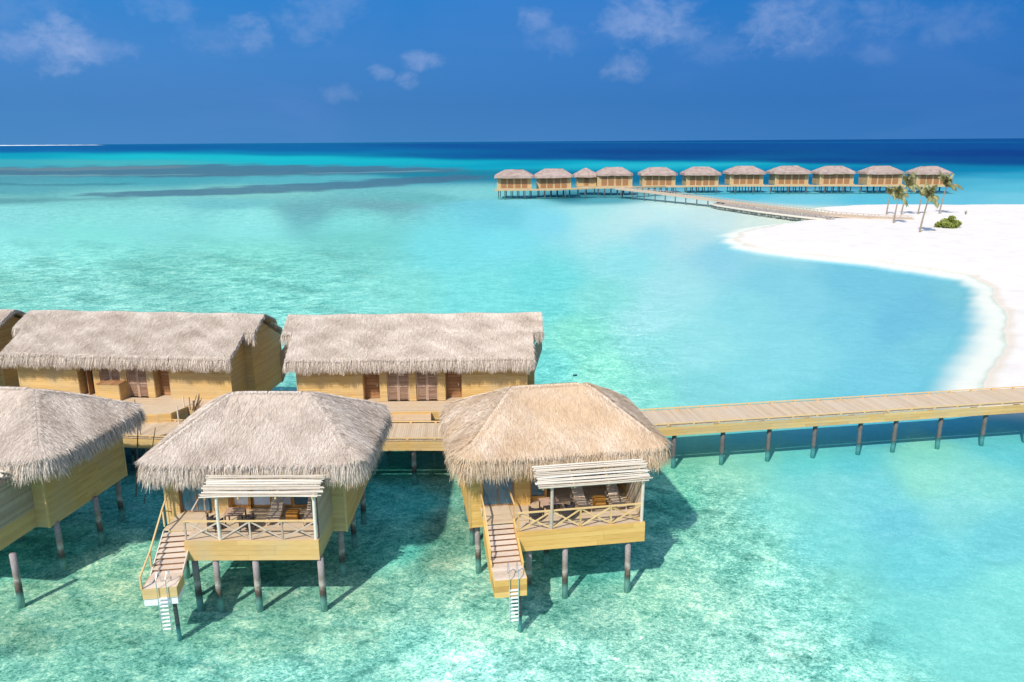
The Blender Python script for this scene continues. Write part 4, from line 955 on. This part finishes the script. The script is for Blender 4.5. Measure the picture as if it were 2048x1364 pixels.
    # slanting privacy panel beyond the right gable
    q_ = MB(); q_.add([(BW + .05, DW - .4, 2.0), (BW + 1.0, DW + .6, 4.6), (BW + 1.0, DW + .6, 6.3), (BW + .05, DW - .4, 4.6), (BW + .05, DW - .3, 2.0), (BW + 1.0, DW + .7, 4.6), (BW + 1.0, DW + .7, 6.3), (BW + .05, DW - .3, 4.6)],
                     [(0, 1, 2, 3), (7, 6, 5, 4), (0, 4, 5, 1), (1, 5, 6, 2), (2, 6, 7, 3), (3, 7, 4, 0)], .3); q_.build('stair_screen', 'screen', t)
    return t
B2 = (-7.5, 56.0, R(1.0)); B1 = (-29.85, 57.35, R(-6.0)); B0 = (-51.2, 60.6, R(-12.5))
rear_villa(*B2, 'long gabled villa with closed shutters, standing directly behind the two front villas', 2.0)
rear_villa(*B1, 'long gabled villa with its left door open and a timber crate at the wall', 5.0, ajar=True, df=-1.7)
rear_villa(*B0, 'long gabled villa of which only the right gable end shows at the left edge', 8.0)

# ------------------------------------------------------------------ boardwalk (one thing)
ZW = 2.42
nodes = [(-75, 60.5), (-47, 55.2), (-25.5, 52.0), (-19, 51.35), (-4.5, 51.2), (0.5, 52.0), (64, 62.0)]
bw = thing('boardwalk', 'long timber boardwalk on dark pilings running behind the villas and off to the right', 'footbridge', (0, 0, 0))
dk_ = MB(); fa = MB(); kr = MB(); HWD = 1.68
def offs(nd, k):
    a = Vector(nd[max(k - 1, 0)]); b = Vector(nd[k]); c_ = Vector(nd[min(k + 1, len(nd) - 1)])
    d1 = (b - a).normalized() if k > 0 else (c_ - b).normalized(); d2 = (c_ - b).normalized() if k < len(nd) - 1 else d1
    t_ = (d1 + d2).normalized(); return Vector((-t_.y, t_.x)) / max(.5, math.cos(math.acos(max(-1, min(1, d1.dot(d2)))) / 2))
for k in range(len(nodes) - 1):
    a, b = Vector(nodes[k]), Vector(nodes[k + 1]); na, nb = offs(nodes, k), offs(nodes, k + 1); L = (b - a).length
    m_ = int(L / .145)
    for i in range(m_):
        f0, f1 = i / m_, (i + 1) / m_ - .010 / .145 / m_
        q0, q1 = a.lerp(b, f0), a.lerp(b, f1); n0, n1 = na.lerp(nb, f0) * HWD, na.lerp(nb, f1) * HWD
        vs = [(*(q0 - n0), ZW - .05), (*(q1 - n1), ZW - .05), (*(q1 + n1), ZW - .05), (*(q0 + n0), ZW - .05), (*(q0 - n0), ZW), (*(q1 - n1), ZW), (*(q1 + n1), ZW), (*(q0 + n0), ZW)]
        dk_.add(vs, [(0, 3, 2, 1), (4, 5, 6, 7), (0, 1, 5, 4), (1, 2, 6, 5), (2, 3, 7, 6), (3, 0, 4, 7)], .5 + random.uniform(-.4, .4) )
    for sg in (-1, 1):
        pa, pb = a + na * sg * (HWD + .02), b + nb * sg * (HWD + .02); nn_ = (pb - pa).orthogonal() * (1 if (pb - pa).orthogonal().dot(na * sg) > 0 else -1)
        if sg < 0: fa.clad(pa, pb, 1.68, ZW - .08, nn_, .22, th=.05)
        else: fa.clad(pb, pa, 1.68, ZW - .08, nn_, .22, th=.05)
        # kerb rail on small blocks
        ra, rb = a + na * sg * (HWD - .06), b + nb * sg * (HWD - .06)
        kr.beam((*ra, ZW + .13), (*rb, ZW + .13), .11, .06, .75)
        c = int(L / 1.9)
        for i in range(c + 1):
            q = ra.lerp(rb, (i + .5) / (c + 1)); kr.beam((*q, ZW), (*q, ZW + .1), .16, .12, .4, up=(0, 1, 0))
    dk_.beam((*a, ZW - .25), (*b, ZW - .25), .25, .28, .2)
dk_.build('deck', 'deck', bw); fa.build('fascia', 'clad', bw); kr.build('kerb_rail', 'rail', bw)
def bwp(x, side, y=None):
    for k in range(len(nodes) - 1):
        if nodes[k][0] <= x <= nodes[k + 1][0]:
            f = (x - nodes[k][0]) / (nodes[k + 1][0] - nodes[k][0]); yy = nodes[k][1] + f * (nodes[k + 1][1] - nodes[k][1]); return yy + side * 1.38
for x in [11.4, 15.0, 18.55, 22.1, 25.7, 28.5, 32.2, 35.9, 39.6, 43.2, 46.8, 50.4] + [7.8, 4.2, .6, -3.2, -7.0, -10.8, -14.6, -18.4, -22.0, -25.5, -29, -33, -37, -41, -45, -50, -56]:
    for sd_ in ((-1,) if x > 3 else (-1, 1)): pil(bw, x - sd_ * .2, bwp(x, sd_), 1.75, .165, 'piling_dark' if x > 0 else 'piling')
# cap beams under the deck
cb = MB()
for x in [11.4, 15.0, 18.55, 22.1, 25.7, 28.5, 32.2, 35.9, 39.6]: cb.beam((x + .27, bwp(x, -1) - .25, 1.72), (x - .27, bwp(x, 1) + .2, 1.72), .16, .2)
cb.build('cross_beam', 'clad', bw)

# ------------------------------------------------------------------ small things near the left long villa
cr_ = thing('storage_crate', 'timber storage crate with a planked lid against the left long villa', 'crate', (*at(228, 797, 3.05).xy, 3.06), R(-6)); cr_.scale = (1.15, 1.1, 1.2)
c_ = MB()
for a, b, nn_ in (((-.75, -.45), (.75, -.45), (0, -1)), ((.75, -.45), (.75, .45), (1, 0)), ((.75, .45), (-.75, .45), (0, 1)), ((-.75, .45), (-.75, -.45), (-1, 0))): c_.clad(a, b, 0, 1.05, nn_, .16)
c_.box((-.74, -.44, .02), (.74, .44, 1.0), .5); c_.build('body', 'clad', cr_)
c_ = MB(); c_.planks(-.82, .82, -.52, .52, 1.11, .05, .2, 'y'); c_.build('lid', 'brown', cr_)
# jutting side platform under construction
pt = thing('side_platform', 'small angular timber platform jutting from the left long villa over the water', 'platform', (0, 0, 0))
A_ = [at(238, 829, 3.05), at(328, 829, 3.05), at(352, 829, 3.05), at(368, 804, 3.05), at(365, 797, 3.05), at(240, 800, 3.05)]
A_ = [Vector((p_.x, p_.y, 3.06)) for p_ in A_]
A_[0] = Vector((-28.2, 53.0, 3.07)); 
pm = MB(); ps = [(-28.4, 53.1), (-25.6, 53.3), (-24.75, 53.5), (-24.15, 54.9), (-24.6, 55.2), (-28.6, 55.4)]
k_ = len(ps); pm.add([(x, y, 3.075) for x, y in ps] + [(x, y, 3.0) for x, y in ps], [tuple(range(k_)), tuple(range(k_, 2 * k_))[::-1]] + [(i, k_ + i, k_ + (i + 1) % k_, (i + 1) % k_) for i in range(k_)], .6); pm.build('deck', 'deck', pt)
pm = MB()
for i in range(4): pm.clad(ps[i], ps[i + 1], 2.15, 3.08, (ps[i + 1][1] - ps[i][1], -(ps[i + 1][0] - ps[i][0])), .2)
pm.build('fascia', 'clad', pt)
for x, y in ((-27.9, 53.5), (-25.2, 53.7), (-24.7, 54.8)): pil(pt, x, y, 2.3, .1)
def pole(pts, r, label, m_='stick'):
    q_ = MB(); q_.path([Vector(p_) for p_ in pts], r, 7); o = q_.build('scaffold_pole', m_); tag(o, label, 'pole', 'loose poles around the left boardwalk'); return o
def up(px, py, zb, zt, m_='stick', dx=0.0, dy=0.0, r=.035, label=''):
    a = at(px, py, zb); return pole([a, a + Vector((dx, dy, (zt - zb)))], r, label, m_)
up(272, 994, 0.0, 5.0, 'stick', -.15, 2.0, .035, 'thin dark pole standing in the water just right of the left front villa')
up(288, 1008, -.5, 3.6, 'stick', -.1, 3.0, .03, 'thin dark pole in the water close beside another, nearer the grey roofed villa')
up(285, 893, 1.6, 4.3, 'stick', -.25, .4, .03, 'short leaning dark pole fixed to the boardwalk edge behind the left front villa')
up(358, 848, 2.4, 3.75, 'pale', -.05, .1, .05, 'pale straight stake standing on the far edge of the boardwalk')
up(371, 840, 2.1, 3.9, 'pale', -.08, .2, .05, 'pale crooked stake beside the corner of the jutting platform')
up(273, 824, 3.0, 3.95, 'stick', -.02, 0, .03, 'short dark stake rising from the jutting platform front')
up(381, 820, 2.9, 3.9, 'stick', 0, 0, .03, 'short dark stake next to the pile of scrap boards')
sb = MB()
for i in range(9):
    a = at(388, 822, 2.9) + Vector((random.uniform(-.3, .3), random.uniform(-.2, .2), 0)); sb.beam(a, a + Vector((random.uniform(-.1, .7), random.uniform(-.1, .3), random.uniform(.5, 1.3))), .14, .03, random.random())
tag(sb.build('scrap_boards', 'stick'), 'heap of dark leaning scrap boards beside the jutting platform', 'boards')
br = MB(); a = at(318, 872, 2.45); br.path([a, a + Vector((.9, .35, .08)), a + Vector((1.7, .95, .12)), a + Vector((2.3, 1.4, .06))], .05, 6)
tag(br.build('fallen_branch', 'stick'), 'fallen brown branch lying on the boardwalk planks', 'branch')
rk_ = MB(); a = at(1150, 750, -.82)
rk_.tube(a + Vector((-.2, 0, -.08)), a + Vector((.22, .05, .0)), .12, .07, 7)
tag(rk_.build('coral_rock', 'rock'), 'small dark rock breaking the pale turquoise water behind the golden roof', 'rock')

# ------------------------------------------------------------------ far villas
FV = [(995, 1062, 986, 1064, 377, 357, 343, 393), (1074, 1141, 1069, 1146, 377, 356.5, 341, 391), (1154, 1191, 1148, 1196, 372, 355.5, 339.5, 386), (1195, 1263, 1196, 1267, 372, 352.5, 338, 387),
      (1285, 1349, 1281, 1353, 371, 352, 338, 383), (1372, 1435, 1369, 1441, 371, 351.5, 337, 382), (1459, 1524, 1455, 1528, 368.5, 349.5, 335.5, 382),
      (1549, 1614, 1543, 1618, 368.5, 349, 335.3, 382), (1638, 1704, 1634, 1707, 368.5, 349, 335.3, 382), (1733, 1801, 1729, 1802, 369, 349.5, 335.3, 382), (1831, 1895, 1826, 1897, 369, 350, 336, 382)]
ORD = ['first', 'second', 'third', 'fourth', 'fifth', 'sixth', 'seventh', 'eighth', 'ninth', 'tenth', 'eleventh']
def far_roof(t, hw, hd, zb, zr, rr, yr):
    mb = MB(); n_ = 40; vs = []; rings = []
    for j in range(7):
        s = j / 6; ring = []
        for i in range(n_):
            a = 2 * math.pi * (i + .5) / n_; q = max(abs(math.cos(a)), abs(math.sin(a))); x = math.cos(a) / q * hw; y = math.sin(a) / q * hd
            cx = max(-rr, min(rr, x)); xx = x + (cx - x) * s; yy = y * (1 - s)
            z = zb + .9 + (zr - zb - .9) * s + .12 * math.sin(s * math.pi) + (random.uniform(-.1, .1) if s < 1 else random.uniform(-.05, .12))
            ring.append((xx, yr + yy, z))
        rings.append(ring)
    vs = [(x * 1.02, yr + (y - yr) * 1.02, zb + random.uniform(-.15, .15)) for x, y, z in rings[0]] + [p_ for r_ in rings for p_ in r_]
    fs = [(j * n_ + i, j * n_ + (i + 1) % n_, (j + 1) * n_ + (i + 1) % n_, (j + 1) * n_ + i) for j in range(7) for i in range(n_)] + [tuple(range(n_))[::-1]]
    for f_ in fs: mb.f.append(f_); mb.t.append(random.uniform(.25, .8))
    mb.v = [tuple(p_) for p_ in vs]
    return mb.build('roof', 'thatch_far', t)
def far_villa(w_, wh, roofw, zr, zw, label, small=False, zd=3.3):
    t = thing('distant_villa', label, 'villa', group='villas in the distant row')
    hw = w_ / 2; hd = hw * .62 if not small else hw
    b = MB(); b.box((-hw, 0, zd - .2), (hw, 2 * hd, zw + .6), .5)
    for x in (-hw, -hw * .42, hw * .42, hw): b.box((x - .16, -.12, zd - .2), (x + .16, -.002, zw + .4), .85)
    b.build('wall', 'far_wall', t)
    for x in ((-.62, -.22, .22, .62) if not small else (0.0,)):
        ww = hw * (.16 if not small else .22); q_ = MB(); q_.box((x * hw - ww, -.09, zd + .1), (x * hw + ww, -.01, zw - .3), .35); q_.build('door', 'brown', t)
    q_ = MB(); q_.box((-hw - .3, -1.3, zd - .7), (hw + .3, 0, zd), .6); q_.build('deck', 'far_wall', t)
    far_roof(t, roofw / 2, hd + (roofw - w_) / 2 + .8, zw, zr, roofw * .22 if not small else .4, hd)
    for i in range(6 if not small else 3):
        for y in (.8, hd * 1.7):
            x = -hw + .4 + (2 * hw - .8) * i / (5 if not small else 2) + (0.7 if y > 1 else 0)
            pil(t, x, y, zd - .2, .2, 'piling_dark', k=6)
    return t
for i, (wl, wr, rl_, rr_, yb_, ye_, yt_, pb_) in enumerate(FV):
    g0 = at((wl + wr) / 2, pb_, 0); Dp = g0.y; sc_ = Dp * cp / F * 1.02
    zd = (pb_ - yb_) * sc_ * 1.0; zw = (pb_ - ye_) * sc_; zr = (pb_ - yt_) * sc_ * 1.03
    o = far_villa((wr - wl) * sc_, 0, (rr_ - rl_) * sc_, zr, zw, f'distant thatched villa on stilts, {ORD[i]} from the left in the far row', small=(i == 2), zd=zd)
    if i == 2: o['label'] = 'small square pavilion with a pointed thatched roof, third from the left in the far row'
    o.location = (g0.x * (Dp + 1.5) / Dp, Dp + 1.5, 0)

def jetty(name, label, pts, width, post_r, step, rail=False, fascia=.55, zbot=-1.0, fm='far_wall'):
    """pts (x,y,z) near-edge line; pilings one by one"""
    t = thing(name, label, 'jetty'); d_ = MB(); f_ = MB(); P_ = [Vector(p_) for p_ in pts]
    acc_ = 0.0; posts = []
    for a, b in zip(P_, P_[1:]):
        d = (b - a); L = d.length; nrm = Vector((-d.y, d.x, 0)).normalized() * width
        m_ = max(1, int(L / 1.2))
        for i in range(m_):
            p0, p1 = a.lerp(b, i / m_), a.lerp(b, (i + 1) / m_)
            vs = [p0, p1, p1 + nrm, p0 + nrm]; dn = Vector((0, 0, -.12)); d_.add(vs + [v_ + dn for v_ in vs], [(0, 1, 2, 3), (7, 6, 5, 4), (0, 4, 5, 1), (1, 5, 6, 2), (2, 6, 7, 3), (3, 7, 4, 0)], .5 + random.uniform(-.3, .3))
        f_.beam(a + Vector((0, 0, -fascia / 2 - .02)) - nrm.normalized() * .06, b + Vector((0, 0, -fascia / 2 - .02)) - nrm.normalized() * .06, .1, fascia, .6)
        f_.beam(a + Vector((0, 0, -fascia / 2 - .02)) + nrm * 1.01, b + Vector((0, 0, -fascia / 2 - .02)) + nrm * 1.01, .1, fascia, .6)
        k = int(L / step)
        for i in range(k): posts.append((a.lerp(b, (i + .5) / k), nrm))
    d_.build('deck', 'deck', t); f_.build('fascia', fm, t)
    for q, nrm in posts[:60]:
        if q.z > 1.25: pil(t, q.x + nrm.x * .06, q.y + nrm.y * .06, q.z - .3, post_r, 'piling_dark', k=6, lean=.15)
    if rail:
        r_ = MB()
        for a, b in zip(P_, P_[1:]):
            nrm = Vector((-(b - a).y, (b - a).x, 0)).normalized() * width
            for o_ in (0, 1):
                r_.beam(a + nrm * o_ + Vector((0, 0, .5)), b + nrm * o_ + Vector((0, 0, .5)), .14, .12, .4); k = int((b - a).length / 1.6)
                for i in range(k): q = a.lerp(b, (i + .5) / k) + nrm * o_; r_.beam(q, q + Vector((0, 0, .5)), .16, .16, .4)
        r_.build('railing', 'rail_grey', t)
    return t
jp = []
for (px, pb_, pd) in ((990, 394, 378.5), (1110, 392, 377.5), (1190, 390, 374), (1262, 390, 373), (1330, 385, 371.5), (1450, 383.5, 370), (1700, 382.5, 369.5), (1905, 382.5, 370.5)):
    g0 = at(px, pb_, 0); g1 = at(px, pb_ + .6, 0); jp.append((g1.x, g1.y - 1.5, (pb_ - pd) * g0.y * cp / F * 1.02))
jetty('far_jetty', 'long timber jetty on stilts running along the front of the distant row', jp, 2.8, .22, 7.0)
pp = []
for (px, py_, z) in ((1230, 376.5, 3.1), (1300, 384, 2.6), (1427, 400, 1.7), (1520, 412, 1.35), (1650, 429, 1.2), (1740, 435.5, 1.15), (1829, 438.5, 1.0)): p_ = at(px, py_, z); pp.append(tuple(p_))
jetty('sloping_jetty', 'timber jetty slanting from the distant row down to the white beach', pp, 4.6, .22, 5.4, True, .5, fm='rail_grey')
# revetment beside it
rv = thing('stone_revetment', 'low grey stone revetment below the slanting jetty at the tip of the beach', 'retaining wall')
line = [at(1424, 408, .3), at(1440, 412, .3), at(1520, 424, .3), at(1600, 434, .4), at(1655, 440, .5)]
q_ = MB(); q2_ = MB()
for a, b in zip(line, line[1:]):
    d = b - a; L = d.length; nrm = Vector((-d.y, d.x, 0)).normalized()
    k = int(L / .9)
    for i in range(k):
        for rw in range(4):
            c = a.lerp(b, (i + random.random()) / k) + nrm * (rw * 1.0 - .4) + Vector((0, 0, -.35 + rw * .28)); s_ = random.uniform(.4, .75)
            q_.tube(c + Vector((0, 0, -s_ * .6)), c + Vector((random.uniform(-.2, .2), random.uniform(-.2, .2), s_ * .6)), s_, s_ * .55, 6, random.random())
    q2_.beam(a - nrm * .9 + Vector((0, 0, .15)), b - nrm * .9 + Vector((0, 0, .15)), .4, .5, .8)
q_.build('stones', 'stone', rv); q2_.build('edge_beam', 'pale', rv)

# ------------------------------------------------------------------ palms and bush
def palm(px, pyb, pxt, pyt, label, seed, fronds=13, spread=1.0, fl=3.6):
    random.seed(seed)
    a = at(px, pyb, .6); hgt = (pyb - pyt) * a.y * cp / F * 1.02; dx = (pxt - px) * a.y * cp / F
    t = thing('palm_tree', label, 'palm tree', (a.x, a.y, .55), 0, 'palms planted on the beach')
    tr_ = MB(); pts = [Vector((dx * (i / 8) ** 1.3, 0, hgt * i / 8)) for i in range(9)]
    for i in range(8): tr_.tube(pts[i], pts[i + 1], .24 - .015 * i, .225 - .015 * i, 8)
    tr_.build('trunk', 'trunk', t)
    cr2 = MB(); top = pts[-1]
    for i in range(fronds):
        az_ = i * 2.4 + random.uniform(-.3, .3); lift = random.uniform(1.15, 1.5) if i % 5 else random.uniform(.1, .7)
        L = fl * random.uniform(.6, 1.15); p_ = top.copy(); el_ = lift; seg = 9; last = p_
        for s in range(seg):
            d = Vector((math.cos(az_) * math.cos(el_) * spread, math.sin(az_) * math.cos(el_) * spread, math.sin(el_))).normalized(); q = last + d * L / seg
            cr2.beam(last, q, .07, .05, .2)
            sd_ = d.cross(Vector((0, 0, 1))).normalized() if abs(d.z) < .98 else Vector((1, 0, 0))
            ll = .85 * math.sin(math.pi * (s + 1.2) / (seg + 1.6)) + .15
            for sg in (-1, 1):
                for u in (0, .5):
                    r0 = last.lerp(q, u); tp = r0 + (sd_ * sg * .7 + d * .5 + Vector((0, 0, -.75))) * ll * 1.25 * random.uniform(.8, 1.2)
                    wv = d * .13; cr2.add([r0 - wv, r0 + wv, tp + wv * .3, tp - wv * .3], [(0, 1, 2, 3)], random.random())
            last = q; el_ -= random.uniform(.06, .2)
    cr2.build('crown', 'palm', t)
palm(1772.6, 430, 1776, 388, 'thin drooping palm leftmost on the beach, close beside the jetty end', 11, 9, .35, 2.6)
palm(1786.6, 448, 1791, 396, 'greenest palm of the beach, standing just in front of the jetty end', 12, 14, .42, 3.5)
palm(1802, 431, 1810, 374, 'tall palm behind the jetty end, its crown in front of the tenth villa', 13, 15, .5, 4.6)
palm(1835.5, 430, 1840, 390, 'short dry palm half hidden behind the leaning one', 14, 10, .4, 2.8)
palm(1838.6, 467, 1849, 396, 'leaning dry palm nearest to the viewer, with brown fronds', 15, 16, .5, 3.9)
palm(1878, 429.5, 1886, 372, 'tall palm furthest right, its full crown before the last villa', 16, 18, .6, 4.6)
random.seed(21)
a = at(1906, 459, .6); bu = thing('beach_bush', 'rounded green bush growing alone on the white sand', 'bush', (a.x, a.y + 1.5, .6))
tr_ = MB()
for i in range(7): tr_.tube((random.uniform(-.3, .3), random.uniform(-.3, .3), -.1), (random.uniform(-2.2, 2.2), random.uniform(-1, 1), random.uniform(1, 2)), .1, .03, 6)
tr_.build('stems', 'trunk', bu)
lf = MB(); blobs = [(random.uniform(-2.7, 2.7), random.uniform(-1.6, 1.6), random.uniform(.5, 2.7)) for _ in range(26)]
for bxx, byy, bzz in blobs:
    if bzz > 3.0 - abs(bxx) * .7: bzz = .9
    rb = random.uniform(.55, .95)
    for i in range(170):
        v_ = Vector((random.gauss(0, 1), random.gauss(0, 1), random.gauss(0, 1))).normalized() * rb * random.uniform(.7, 1.05); c = Vector((bxx, byy, bzz)) + v_
        if c.z < 0: continue
        u1 = Vector((random.gauss(0, 1), random.gauss(0, 1), random.gauss(0, .6))).normalized() * .17; u2 = u1.cross(Vector((random.gauss(0, 1), random.gauss(0, 1), random.gauss(0, 1)))).normalized() * .1
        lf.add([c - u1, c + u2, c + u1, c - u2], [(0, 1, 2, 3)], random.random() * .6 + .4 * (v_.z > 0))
lf.build('leaves', 'leaf', bu)
a = at(1931, 431, .6); sp2 = MB(); 
for i in range(14):
    b_ = a + Vector((random.uniform(-.4, .4), 0, random.uniform(.5, 1.6))); sp2.beam(a + Vector((0, 0, -.1)), b_, .06, .05, random.random())
tag(sp2.build('dry_sapling', 'trunk'), 'tiny dry sapling on the sand right of the palms', 'sapling')
